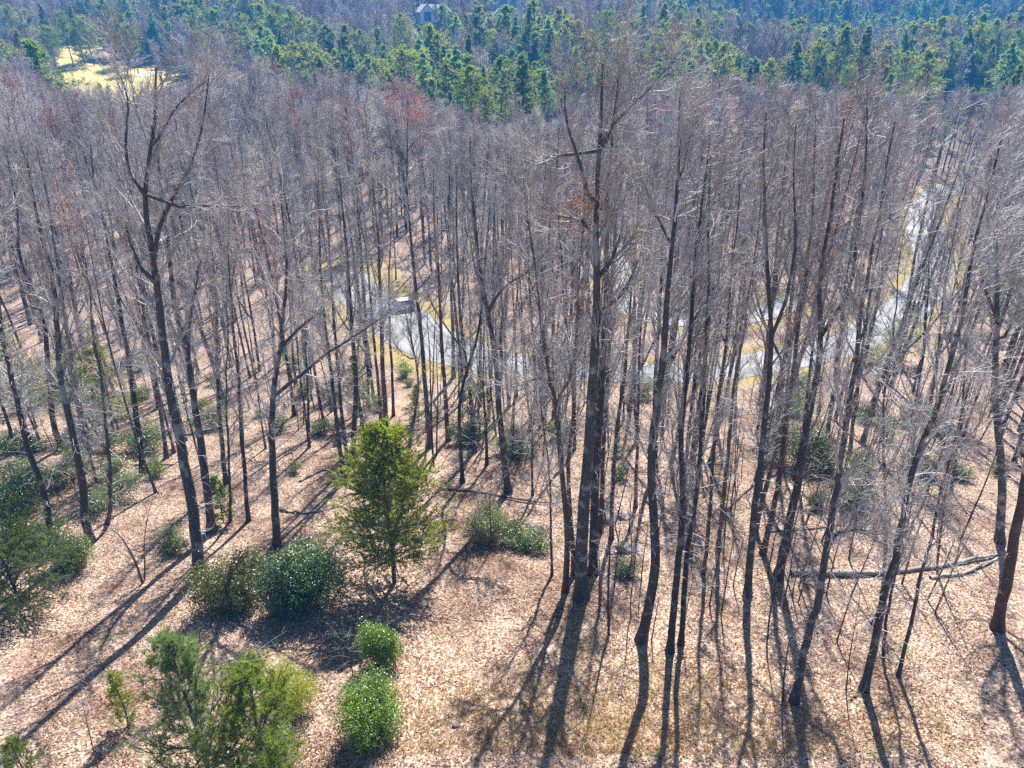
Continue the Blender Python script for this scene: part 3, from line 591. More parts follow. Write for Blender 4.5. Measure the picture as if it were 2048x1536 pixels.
for (label, r0, H, px, limbs, opt) in HERO:
    bx, by, bz = hit(*px[0])
    hero_xy.append((bx, by))
    yoff = lambda z: 0.0
    pts = [np.array([bx, by, bz - .15])]
    for q in px[1:]: pts.append(at_y(q[0], q[1], by))
    pts = [p for i, p in enumerate(pts) if i == 0 or p[2] > pts[0][2] + .1]
    z_top = pts[-1][2]
    lean = (pts[-1] - pts[max(0, len(pts) - 3)]); lean = lean / max(lean[2], .5)
    lean = np.clip(lean, -.12, .12)
    if px[-1][1] < 300: H = pts[-1][2] - bz
    lx_ = pix(bx + lean[0] * H, by, bz + H)[0]
    while H > 8 and px[-1][1] >= 300 and pix(bx + lean[0] * H * .5, by, bz + H)[1] < np.interp(lx_, HLX, HLY) + (int(bx * 7) % 30): H -= .5
    while pts[-1][2] < bz + H - 1.0:
        lean *= .85
        pts.append(pts[-1] + np.array([lean[0] * 2 + rng.normal() * .12, rng.normal() * .12, 2.0]))
    m = 26
    P = resample(np.array(pts), m); base = P[0].copy()
    P[2:] += np.cumsum(rng.normal(size=(m - 2, 3)) * np.array([.012, .09, 0]), axis=0)
    P = P - base
    s = np.linspace(0, 1, m); Rr = r0 * (1 - .93 * s ** 1.15) + .015
    Ls = []
    for lp in limbs:
        dy = rng.uniform(-.25, .25); Q = []
        for k, q in enumerate(lp):
            p0 = at_y(q[0], q[1], by); Q.append(at_y(q[0], q[1], by + dy * k * .8))
        Q = resample(np.array(Q), 12) - base
        j = int(np.argmin(np.linalg.norm(P - Q[0], axis=1))); Q[0] = P[j]
        if len(Q) > 2: Q[1] = .5 * (Q[0] + Q[2])
        rl = max(.03, Rr[j] * opt.get('lf', .72))
        Ls.append((Q, rl * (1 - .85 * np.linspace(0, 1, 12)) + .012))
    c0 = opt.get('c0', .33)
    tb, cb, q3 = bare_tree(rng, P, Rr, Ls, rad=opt.get('rad', 3.4 if r0 > .16 else 2.5), n1=opt.get('n1', 24 if r0 > .16 else 17), crown0=c0, spread=(16, 50), sprout=opt.get('sprout', 18), detail=2)
    e = put('bare_tree', tb, cb, tuple(base), label, 'tree', None, 'bark_red' if opt.get('red') else 'bark')
    if opt.get('red_top'):
        b = MB(); pp = q3[:, -1]; sel = pp[np.linalg.norm(pp - P[-1], axis=1) < 1.7]
        sel = np.repeat(sel, 3, 0) + rng.normal(size=(len(sel) * 3, 3)) * .12; leaf_quads(rng, sel, .10, .6, .2, b)
        link('bud_cluster', b.mesh('bud_cluster', M['red_buds']), e)  # red buds on the topmost twigs, not flowers, built from small leaf quads
    for (lx, ly, rm, cnt) in opt.get('dl', ()):
        b = MB(); c = at_y(lx, ly, by) - base; pc = c + rng.normal(size=(cnt, 3)) * rm; leaf_quads(rng, pc, .13, .6, .2, b)
        link('dead_leaves', b.mesh('dead_leaves', M['dead_leaf']), e)
hero_xy = np.array(hero_xy)
# ------------------------------------------------------------------ the rest of the nearer wood: copies of ten tree shapes
LIMX = [0, 60, 110, 370, 430, 600, 700, 850, 1000, 1100, 1200, 1400, 1600, 1750, 1900, 2048]
LIMY = [95, 120, 195, 200, 125, 120, 165, 205, 262, 250, 190, 175, 190, 215, 205, 190]
fr = np.random.default_rng(5)
KINDS = []
for k in range(10):
    H = 24.0; tp_, tr_ = auto_trunk(fr, H, [.12, .17, .2, .26, .14][k % 5], 22, .045)
    limbs = []
    if k in (2, 5, 7, 8):
        j = int(fr.integers(6, 9)); az = fr.uniform(0, 6.28); n = 12; Q = [tp_[j]]; d = np.array([math.cos(az) * .6, math.sin(az) * .6, 1.]); d /= np.linalg.norm(d)
        for q in range(n - 1): d = nrm(d + np.array([0, 0, .06]) + fr.normal(size=3) * .05); Q.append(Q[-1] + d * (H - tp_[j][2]) / n * .95)
        limbs.append((np.array(Q), tr_[j] * .7 * (1 - .85 * np.linspace(0, 1, n)) + .01))
    tb, cb, _ = bare_tree(fr, tp_, tr_, limbs, rad=[3.0, 2.4, 3.6, 2.6][k % 4], n1=24, crown0=.38, spread=(18, 54), sprout=9, detail=1, rtw=.0068)
    KINDS.append((tb.mesh('trunk_shape', M['bark_red' if k in (1, 6) else 'bark']), cb.mesh('crown_shape', M['twig_red' if k % 5 == 1 else 'twig'])))
def bare_copy(k, loc, rz, s, label, group):
    e = empty('bare_tree', loc, rz, s); tag(e, label, 'tree', group)
    link('trunk', KINDS[k][0], e); link('crown', KINDS[k][1], e); return e
KD = ['slender grey', 'reddish', 'forked grey', 'stout grey', 'slender grey', 'slender forked', 'reddish', 'forked grey', 'stout forked', 'slender grey']
placed = [tuple(p) for p in hero_xy]
def free(x, y, r):
    a = np.array(placed); return np.min((a[:, 0] - x) ** 2 + (a[:, 1] - y) ** 2) > r * r
def road_clear(x, y, r=5.5): return dist_to(mainL, x, y)[0] > r and dist_to(sideL, x, y)[0] > r - 1.5
carx, cary, _ = hit(802, 630)
fill = []; tries = 0
while len(fill) < 243 and tries < 60000:
    tries += 1
    y = fr.uniform(37, 118); x = fr.uniform(-.82, .82) * (y + 6); clump = fr.random() < .4 and len(fill) > 20
    if clump: q = fill[int(fr.integers(0, len(fill)))]; x = q[0] + fr.normal() * 1.3; y = q[1] + fr.normal() * 1.3
    if fr.random() > (y / 118) ** .6: continue
    bz = float(ground(x, y)); px, py, dep = pix(x, y, bz)
    if px < -160 or px > 2210: continue
    lim = 1015 if px < 1150 else 1130
    if 560 < px < 1120: lim = 905
    if py > lim: continue
    if not road_clear(x, y): continue
    # sight lines left open in the picture: the white car, the far left of the road, the bright road bend
    if y < cary and 772 < px < 832: continue
    if y < cary and 1218 < px < 1250 and fr.random() < .9: continue
    if y > 70 and 1828 < px < 1892 and fr.random() < .85: continue
    if not free(x, y, .9 if clump else (2.6 if px > 1250 else 3.2)): continue
    placed.append((x, y)); fill.append((x, y, bz, px, py))
def top_limit(px, dep_xy, H, x, y, bz):
    lim = np.interp(px, LIMX, LIMY) + 22 * math.sin(x * 1.7 + y * .9)
    while H > 9:
        if pix(x, y, bz + H)[1] >= lim: return H
        H -= .5
    return H
ZONES = {0: ("slim bare hardwood in the crowded wood left of the many-limbed giant, above the road", "bare hardwoods crowding the left part of the slope"),
         1: ("slim bare hardwood in the crowded wood right of the many-limbed giant, above the road", "bare hardwoods crowding the right part of the slope"),
         2: ("bare hardwood growing beyond the road, its trunk hidden by nearer branches", "bare hardwoods just beyond the road")}
road_y = lambda x: float(np.interp(x, np.sort(mainL[:120, 0]), mainL[:120, 1][np.argsort(mainL[:120, 0])]))
for i, (x, y, bz, px, py) in enumerate(fill):
    H = top_limit(px, 0, fr.uniform(20, 29), x, y, bz); s = H / 24.
    zone = 2 if y > road_y(x) + 2 else (0 if px < 1170 else 1)
    ss = s * fr.uniform(.75, 1.1)
    k = int(fr.integers(0, 10)); e = bare_copy(k, (x, y, bz - .1), fr.uniform(0, 6.28), (ss, ss, s), *ZONES[zone])
    dw = 'beyond the road' if zone == 2 else ('near the road' if py < 850 else 'upslope')
    many(e, px, KD[k], dw + ', ' + landmark(px), 'bare tree', 'bare trees')
US = []
for k in range(4):
    tp_, tr_ = auto_trunk(fr, [9, 11, 8, 12][k], .11, 14, .08)
    tb, cb, _ = bare_tree(fr, tp_, tr_, (), rad=[3.2, 3.4, 2.8, 3.6][k], n1=15, crown0=.25, spread=(40, 82), up=.05, sprout=3, detail=2, rtw=.0045)
    US.append((tb.mesh('trunk_shape', M['bark']), cb.mesh('crown_shape', M['twig'])))
n = 0
while n < 46:
    y = fr.uniform(36, 84); x = fr.uniform(-.76, .76) * (y + 3); bz = float(ground(x, y)); px, py, _ = pix(x, y, bz)
    if not (-20 < px < 2070) or py > 1000 or (740 < px < 860) or (600 < px < 900 and py > 900): continue
    if 1815 < px < 1905 and y > 60: continue
    if not road_clear(x, y, 6) or not free(x, y, 1.4): continue
    placed.append((x, y)); n += 1; k = n % 4; s_ = fr.uniform(.75, 1.15)
    e = empty('understorey_tree', (x, y, bz - .1), fr.uniform(0, 6.28), s_); tag(e, 'low tree', 'tree', 'g'); link('trunk', US[k][0], e); link('crown', US[k][1], e)
    many(e, px, ['small wide-crowned', 'crooked', 'low wide-crowned', 'larger crooked'][k] + (' far' if py < 850 else ' nearer'), landmark(px), 'understorey tree', 'understorey trees')
# ------------------------------------------------------------------ saplings: thin whips in the understorey
SAP = []
for k in range(8):
    H = [4, 5.5, 7, 3, 8.5, 6, 11, 14][k]; P, Rr = auto_trunk(fr, H, .02 + H * .004, 12, .05)
    tb = MB(); tb.tubes(P[None], Rr[None], 5); cb = MB()
    q, qr, _, _ = grow(fr, P[None], Rr[None], 10, .3, 1, (25, 55), lambda t, i: H * .2 + 0 * t, .5, 6, .15, .08, .005); cb.tubes(q, qr, 3)
    q2, r2, _, _ = grow(fr, q, qr, 5, .2, 1, (25, 60), lambda t, i: .45 + 0 * t, .6, 4, .2, .05, .004); cb.tubes(q2, r2, 3)
    SAP.append((tb.mesh('stem_shape', M['bark_red' if k % 2 else 'bark']), cb.mesh('twigs_shape', M['twig'])))
def sapling(k, loc, rz, s, label, group=None):
    e = empty('sapling', loc, rz, s); tag(e, label, 'sapling', group); link('stem', SAP[k][0], e); link('twigs', SAP[k][1], e); return e
SD = ['low', 'low', 'slim', 'tiny', 'tall', 'slim', 'pole-like', 'pole-like']
n = 0; tries = 0
while n < 215 and tries < 60000:
    tries += 1
    y = fr.uniform(26, 72); x = fr.uniform(-.74, .74) * (y + 3); bz = float(ground(x, y)); px, py, _ = pix(x, y, bz)
    if not (-30 < px < 2080) or py > 1460: continue
    if px < 1180 and py > 950: continue
    if 1180 < px < 2048 and py > 1290 and fr.random() < .7: continue
    if px < 1180 and fr.random() < .55: continue
    if 770 < px < 832 and py < 1000: continue
    if not road_clear(x, y, 5) or not free(x, y, .5): continue
    placed.append((x, y)); n += 1
    g = ("thin bare sapling whip under the tall trees, left of the giant", "sapling whips left of the giant") if px < 1164 else ("thin bare sapling whip under the tall trees, right of the giant", "sapling whips right of the giant")
    k = int(fr.integers(0, 8)) if py < 1180 else int(fr.integers(0, 6))
    e = sapling(k, (x, y, bz - .05), fr.uniform(0, 6.28), fr.uniform(.6, 1.15), *g)
    many(e, px, SD[k] + (' far' if py < 850 else (' downhill' if py < 960 else (' mid-slope' if py < 1090 else ' near'))), landmark(px), 'bare sapling', 'bare saplings')
n = 0
while n < 34:
    px = fr.uniform(850, 1330); py = fr.uniform(770, 930); x, y, z = hit(px, py)
    if not road_clear(x, y, 5) or not free(x, y, .8): continue
    placed.append((x, y)); n += 1
    e = sapling(6 + n % 2, (x, y, z - .05), fr.uniform(0, 6.28), fr.uniform(.8, 1.25), 'pole', 'pole-like young trees before the road')
    many(e, px, ['pole-like', 'tallest pole-like'][n % 2], 'before the road, ' + landmark(px), 'young tree', 'young trees')
HS = [("curved sapling arching left out of the bare leaves at the lower left", .075, [(285,1167),(274,1130),(257,1096),(238,1066),(223,1055),(205,1050)]),
      ("upright forked sapling sharing its foot with the curved sapling", .05, [(288,1162),(290,1130),(287,1079),(297,1028),(305,990)]),
      ("bare sapling in front of the yellowing bush, standing before the bottom pine", .035, [(470,1560),(446,1490),(452,1420),(455,1360),(460,1320)]),
      ("thin sapling standing alone in the bright clearing", .035, [(1693,1382),(1699,1310),(1717,1216),(1722,1170)]),
      ("dead grey stub of a sapling beside the pale leaning trunk's foot", .06, [(1566,1404),(1568,1350),(1575,1300),(1583,1250)]),
      ("wavy whip left of the bent-foot trunk, above its shadow", .04, [(1262,1240),(1258,1216),(1268,1148),(1278,1028),(1285,960)]),
      ("spindly sapling at the lower left corner", .03, [(196,1540),(182,1480),(170,1430),(160,1380)]),
      ("thin sapling rising beside the round dark bush", .03, [(706,1350),(698,1300),(690,1262)]),
      ("thin pale sapling in front of the middle laurel clump", .045, [(980,1100),(982,1050),(978,1000),(985,940)])]
for lab, r0, px in HS:
    bx, by, bz = hit(*px[0]); pts = [np.array([bx, by, bz - .1])] + [at_y(q[0], q[1], by) for q in px[1:]]
    P = resample(np.array(pts), 12); b0 = P[0].copy(); P = P - b0; Hh = np.linalg.norm(P[-1] - P[0])
    Rr = r0 * (1 - .8 * np.linspace(0, 1, 12)); tb = MB(); tb.tubes(P[None], Rr[None], 6); cb = MB()
    q, qr, _, _ = grow(rng, P[None], Rr[None], 12, .35, 1, (25, 60), lambda t, i: Hh * .35 + 0 * t, .5, 6, .18, .08, .005); cb.tubes(q, qr, 3)
    q2, r2, _, _ = grow(rng, q, qr, 6, .2, 1, (25, 60), lambda t, i: .4 + 0 * t, .6, 4, .2, .05, .004); cb.tubes(q2, r2, 3)
    e = empty('sapling', tuple(b0)); tag(e, lab, 'sapling'); link('stem', tb.mesh('stem', M['bark']), e); link('twigs', cb.mesh('twigs', M['twig']), e)
# ------------------------------------------------------------------ evergreens near the camera
def scale_at(px, py): x, y, z = hit(px, py); return pix(x, y, z)[2] / F        # metres per photograph pixel
def near_pine(label, px, py, hpx, wpx, mat='needle', seed=1, tophit=None, **kw):
    x, y, z = hit(px, py)
    H = at_y(px, py - hpx, y)[2] - z if tophit is None else tophit
    W = wpx * scale_at(px, py - hpx * .4)
    g = np.random.default_rng(seed); tb, cb = pine(g, H, W, **kw)
    return put('young_pine', tb, cb, (x, y, z - .05), label, 'pine', None, 'bark', (mat, 'bark'))
near_pine('bushy young green pine standing alone in the middle left, lit yellow-green', 789, 1165, 315, 212, seed=3, step=.26, nb=7, base=.15, L=.16, nn=12, wid=.012, sub=9, tuft=7, shape='tear', up=.25, r0=.13, irregular=.42)
near_pine('feathery young white pine at the bottom edge, tallest and pale-tipped', 428, 1590, 325, 280, mat='needle_pale', seed=4, step=.38, nb=5, base=.05, L=.26, nn=13, wid=.008, sub=6, tuft=4, shape='cone', up=.65, irregular=.55)
near_pine('bright yellow-green young pine right of the pale-tipped one at the bottom edge', 545, 1590, 245, 175, seed=6, step=.36, nb=5, base=.08, L=.22, nn=13, wid=.009, sub=7, tuft=5, shape='egg', up=.55, irregular=.4)
near_pine('small yellowish pine seedling standing left of the bottom pines', 258, 1455, 110, 66, seed=7, step=.3, nb=4, base=.1, L=.14, nn=10, wid=.008, sub=5, tuft=4, up=.5)
near_pine('little pine cut off by the bottom edge at the lower left corner', 70, 1590, 110, 110, seed=8, step=.3, nb=4, base=.1, L=.14, nn=10, wid=.008, sub=5, tuft=4, up=.4)
near_pine('low spreading pine filling the left edge below the laurel', 45, 1215, 180, 210, mat='needle_dark', seed=9, step=.3, nb=6, base=.05, L=.16, nn=10, wid=.01, sub=8, tuft=6, shape='egg', up=.1)
near_pine('soft green pine behind the shade right of the left edge thicket', 175, 860, 200, 110, mat='needle', seed=12, step=.45, nb=5, L=.2, wid=.016, tuft=4, irregular=.5)
near_pine('yellow-green slender pine behind the dark trunk with swollen foot', 238, 860, 190, 90, mat='needle', seed=13, step=.5, nb=5, L=.2, wid=.016, tuft=4, irregular=.5)
near_pine('narrow green pine behind the trunk left of the young pine tip', 722, 850, 150, 56, mat='needle', seed=14, step=.45, nb=4, L=.2, wid=.016, tuft=4, irregular=.5)
near_pine('open green pine under the crooked trunk in the middle', 960, 870, 110, 110, mat='needle', seed=15, step=.5, nb=5, L=.2, wid=.016, tuft=4, irregular=.5)
near_pine('small green pine behind the S-curved trunk', 838, 850, 80, 60, mat='needle', seed=16, step=.45, nb=4, L=.2, wid=.016, tuft=4, irregular=.5)
near_pine('blue-green pine hiding part of the road on the right', 1798, 720, 115, 85, mat='needle_blue', seed=17, step=.5, nb=5, L=.22, wid=.02, tuft=4, irregular=.4)
near_pine('green pine in the gap right of the road bend', 1962, 660, 130, 70, mat='needle', seed=18, step=.5, nb=5, L=.22, wid=.02, tuft=4, irregular=.4)
near_pine('dim pine at the far left behind the leaning trunk', 52, 820, 190, 90, mat='needle', seed=19, step=.5, nb=5, L=.22, wid=.02, tuft=4, irregular=.5)
near_pine('tiny yellow-green pine right of the shaded rhododendron', 1884, 890, 50, 34, mat='needle', seed=20, step=.35, nb=4, L=.15, wid=.012, tuft=4)
near_pine('upright green sapling clump beside the slender dark trunk', 448, 1045, 90, 60, mat='holly', seed=21, step=.35, nb=4, L=.14, wid=.03, nn=5, tuft=3, irregular=.4)
def near_shrub(label, px, py, wpx, hm, n, size, mat, seed, name='evergreen_bush', depth=.8, aspect=.42, cat='bush', **kw):
    x, y, z = hit(px, py); W = wpx * scale_at(px, py) * .62; hm = hm * 1.2
    g = np.random.default_rng(seed); tb, cb = shrub(g, W, W * depth, hm, int(n * 2.0), size * 1.15, aspect=aspect, **kw)
    return put(name, tb, cb, (x, y, z), label, cat, None, 'bark', mat, parts=('stems', 'leaves'))
S = near_shrub
S('large glossy laurel bush right of the limb-bearing trunk, dense and dark green', 612, 1200, 175, 3.0, 15000, .13, 'laurel', 31, lobes=10, fill=.22)
S('browner sparse laurel bush left of the glossy one, at the same foot', 480, 1205, 150, 2.9, 8000, .12, 'laurel_brown', 32, lobes=8, fill=.4)
S('round dense dark green holly bush at the bottom edge', 750, 1468, 124, 2.1, 14000, .07, 'holly', 33, lobes=12, aspect=.55, depth=.95)
S('smaller yellow-tipped holly bush directly behind the round dark one', 765, 1330, 66, 1.9, 6500, .07, 'holly', 34, lobes=7, aspect=.55, depth=.9)
S('yellowing bush behind the two bottom pines', 578, 1420, 130, 2.0, 9000, .05, 'yellow', 35, lobes=8, aspect=.6)
S('pale green bush mingled with the bottom pine on its right', 545, 1545, 150, 1.3, 5000, .06, 'laurel_pale', 36)
S('dark laurel at the left edge behind the leaning trunk', 52, 1010, 170, 2.6, 11000, .10, 'laurel', 37, lobes=9)
S('bright laurel under the foot of the leaning trunk', 70, 1105, 150, 1.6, 9000, .09, 'laurel', 38)
S('dark blue-green bush at the mottled trunk foot, casting a deep shadow', 156, 1130, 84, 2.0, 8000, .08, 'laurel', 39)
S('wide thin pale laurel between the mottled and the crooked trunks', 235, 1010, 150, 1.8, 6500, .10, 'laurel_pale', 40, lobes=9, fill=.7)
S('low pale laurel under the many-forked tree', 345, 1100, 90, 1.0, 2200, .10, 'laurel_pale', 41, fill=.7)
S('pale scrubby laurel behind the leaning trunk, left edge', 130, 965, 120, 1.7, 4500, .10, 'laurel_pale', 42, fill=.7)
S('shaded laurel row behind the dark trunk with swollen foot', 300, 905, 130, 1.8, 5000, .11, 'laurel', 43, fill=.6)
S('silvery laurel clump in the middle, right of the young pine', 968, 1080, 96, 2.2, 7500, .09, 'laurel_pale', 44, lobes=8)
S('low spreading laurel right of the silvery clump', 1062, 1088, 120, 1.1, 5500, .09, 'laurel', 45, fill=.6)
S('scraggy pale laurel behind the bent slanting trunk', 935, 885, 90, 1.6, 3500, .11, 'laurel_pale', 46, fill=.7)
S('loose pale laurel behind the crooked trunk with whitish stubs', 1040, 905, 120, 1.7, 5000, .11, 'laurel_pale', 47, fill=.7)
S('small green bush under the thin stems right of the giant', 1255, 1150, 56, .9, 1800, .08, 'laurel_pale', 48)
S('dark rhododendron thicket in shade on the right', 1600, 935, 150, 3.0, 12000, .12, 'laurel', 49, lobes=11)
S('yellow-green bush at the roadside behind the dark rhododendron', 1592, 830, 110, 2.4, 5500, .12, 'holly', 50, fill=.6)
S('rounded dark rhododendron right of the pale leaning trunk', 1702, 1008, 84, 1.9, 5500, .10, 'laurel', 51)
S('pale low laurel left of the rounded dark rhododendron', 1642, 1015, 60, 1.1, 2200, .10, 'laurel_pale', 52)
S('lone evergreen bush on bare leaves before the road bend', 1822, 850, 70, 1.9, 4200, .11, 'laurel', 53)
S('small dark bush at the foot of the tree before the road bend', 1728, 845, 60, 1.6, 2800, .11, 'laurel_brown', 54)
S('leafy bush at the roadside right of the blue-green pine', 1755, 730, 90, 2.2, 4000, .13, 'laurel_pale', 55, fill=.7)
S('bush at the road edge below the straight road', 1290, 795, 90, 1.8, 3500, .13, 'laurel_pale', 56, fill=.7)
S('dim green bush low at the left edge under the leaning trunk tops', 45, 905, 100, 1.6, 3500, .11, 'laurel', 57, fill=.6)
S('greenish bush left of the road below the first trees', 120, 790, 130, 3.0, 6000, .14, 'holly', 58, fill=.6)
S('greenish bush under the elbow-limbed trunk', 420, 860, 90, 2.0, 3500, .12, 'laurel_pale', 59, fill=.7)
S('light green bush between reddish stems and crooked trunk', 1120, 880, 60, 1.6, 2500, .12, 'holly', 60, fill=.6)
SC = []
for k in range(4):
    tb, cb = shrub(fr, 1.5, 1.4, [1.5, 2.1, 1.2, 1.8][k], [2600, 3200, 2200, 2800][k], .13, fill=.7, stems=12)
    SC.append((tb.mesh('stems_shape', M['bark']), cb.mesh('leaves_shape', M[['laurel_pale', 'laurel', 'laurel_pale', 'holly'][k]])))
n = 0
while n < 46:
    px = fr.uniform(-20, 2060); py = fr.uniform(735, 960)
    if 700 < px < 1080 and fr.random() < .6: continue
    if 1080 < px < 1440 and fr.random() < .75: continue
    x, y, z = hit(px, py)
    if not road_clear(x, y, 6) or not free(x, y, 1.2): continue
    placed.append((x, y)); n += 1; k = int(fr.integers(0, 4)); s_ = fr.uniform(.6, 1.25)
    e = empty('understorey_shrub', (x, y, z), fr.uniform(0, 6.28), s_)
    side = 'left of the giant' if px < 1164 else 'right of the giant'
    tag(e, 'loose evergreen shrub scattered among the trunks, ' + side, 'shrub', 'understorey shrubs ' + side); many(e, px, ['pale', 'dark green', 'low pale', 'yellow-green'][k] + ' loose', landmark(px), 'evergreen shrub', 'evergreen shrubs'); link('stems', SC[k][0], e); link('leaves', SC[k][1], e)
# ------------------------------------------------------------------ rocks, stones, fallen wood
def rock(label, px, py, sx, sy, sz, seed, mat='rock', name='rock', rz=0):
    import bmesh
    g = np.random.default_rng(seed); bm = bmesh.new(); bmesh.ops.create_icosphere(bm, subdivisions=4, radius=1)
    pl = [(nrm(g.normal(size=3)), g.uniform(.55, .85)) for _ in range(12)]
    for v in bm.verts:
        c = np.array(v.co)
        for n_, d_ in pl:
            k = c @ n_ - d_
            if k > 0: c = c - n_ * k
        c = c * (1 + .05 * math.sin(c[0] * 9 + seed) * math.cos(c[1] * 8)) * np.array([sx, sy, sz]); v.co = c
    me = bpy.data.meshes.new(name); bm.to_mesh(me); bm.free(); me.materials.append(M[mat])
    x, y, z = hit(px, py); o = link(name, me); o.location = (x, y, z + sz * .25); o.rotation_euler = (.1, .12, rz); tag(o, label, 'rock'); return o
rock('broad flat rock slab right of the giant, with a dark overhang', 1207, 1040, 1.0, .7, .45, 1)
rock('mossy flat rock touching the overhanging slab on its right', 1250, 1036, .75, .5, .3, 2)
rock('low boulder in front of the two flat rocks, half under leaves', 1262, 1100, 1.1, .6, .4, 3)
rock('small dark rock at the foot of the giant', 1222, 1108, .3, .25, .2, 4)
rock('white stone lying right of the young pine shadow', 845, 1087, .16, .1, .07, 5, 'stone', 'stone')
rock('small white stone left of the middle laurel', 893, 1084, .12, .08, .06, 6, 'stone', 'stone')
rock('small white stone showing at the edge of the yellowing bush', 463, 1322, .14, .1, .08, 7, 'stone', 'stone')
rock('weathered grey stump bit lying in the straw near the bottom', 912, 1452, .22, .12, .16, 8, 'rock', 'stump')
def log(label, pts, r, seed, mat='bark', name='fallen_log', stubs=5, sink=.3):
    g = np.random.default_rng(seed); Q = []
    for p in pts:
        x, y, z = hit(*p); Q.append([x, y, z + r * (1 - sink)])
    P = resample(np.array(Q), 16); o0 = P[len(P) // 2].copy(); P = P - o0
    P[1:-1] += g.normal(size=(14, 3)) * .04
    Rr = r * np.linspace(1, .35, 16); tb = MB(); tb.tubes(P[None], Rr[None], 9)
    e = empty(name, tuple(o0)); tag(e, label, 'log'); link('trunk', tb.mesh('log', M[mat]), e)
    if stubs:
        cb = MB(); q, qr, _, _ = grow(g, P[None], Rr[None], stubs, .3, 1, (35, 70), lambda t, i: 12 * r + 0 * t, .5, 6, .2, .06, .008); cb.tubes(q, qr, 4)
        q2, r2, _, _ = grow(g, q, qr, 5, .2, 1, (25, 60), lambda t, i: .5 + 0 * t, .6, 4, .2, .02, .006); cb.tubes(q2, r2, 3)
        link('branches', cb.mesh('branches', M['twig']), e)
log('long fallen trunk lying across the slope at the lower right', [(1580, 1150), (1660, 1154), (1760, 1150), (1860, 1142), (1930, 1124), (2012, 1108)], .22, 1, 'bark_pale')
log('thinner fallen limb leaning on the long fallen trunk, right half', [(1860, 1158), (1920, 1152), (1975, 1128), (2005, 1116)], .13, 2, 'bark_pale', stubs=3)
log('fallen log behind the silvery laurel in the middle', [(880, 978), (950, 985), (1020, 1000), (1110, 1010)], .13, 3)
log('curved fallen branch left of the young pine', [(560, 1022), (610, 1030), (650, 1022), (700, 1008)], .09, 4)
log('short whitish log beside the dark trunk with swollen foot', [(268, 932), (300, 930), (356, 931)], .10, 5, stubs=0)
log('mossy fallen log behind the young pine tip, left', [(600, 965), (650, 940), (700, 945)], .10, 6)
log('fallen branch at the foot of the right clearing tree', [(1702, 1402), (1715, 1392), (1728, 1378)], .06, 7, stubs=3)
log('fallen limb lying behind the shaded rhododendron on the right', [(1620, 945), (1700, 938), (1800, 945)], .09, 8)
log('grey log lying uphill of the flat rocks', [(1160, 985), (1190, 1000), (1240, 1008)], .08, 9)
log('fallen pole lying through the shade behind the right laurels', [(1540, 1065), (1620, 1060), (1690, 1050)], .08, 10)
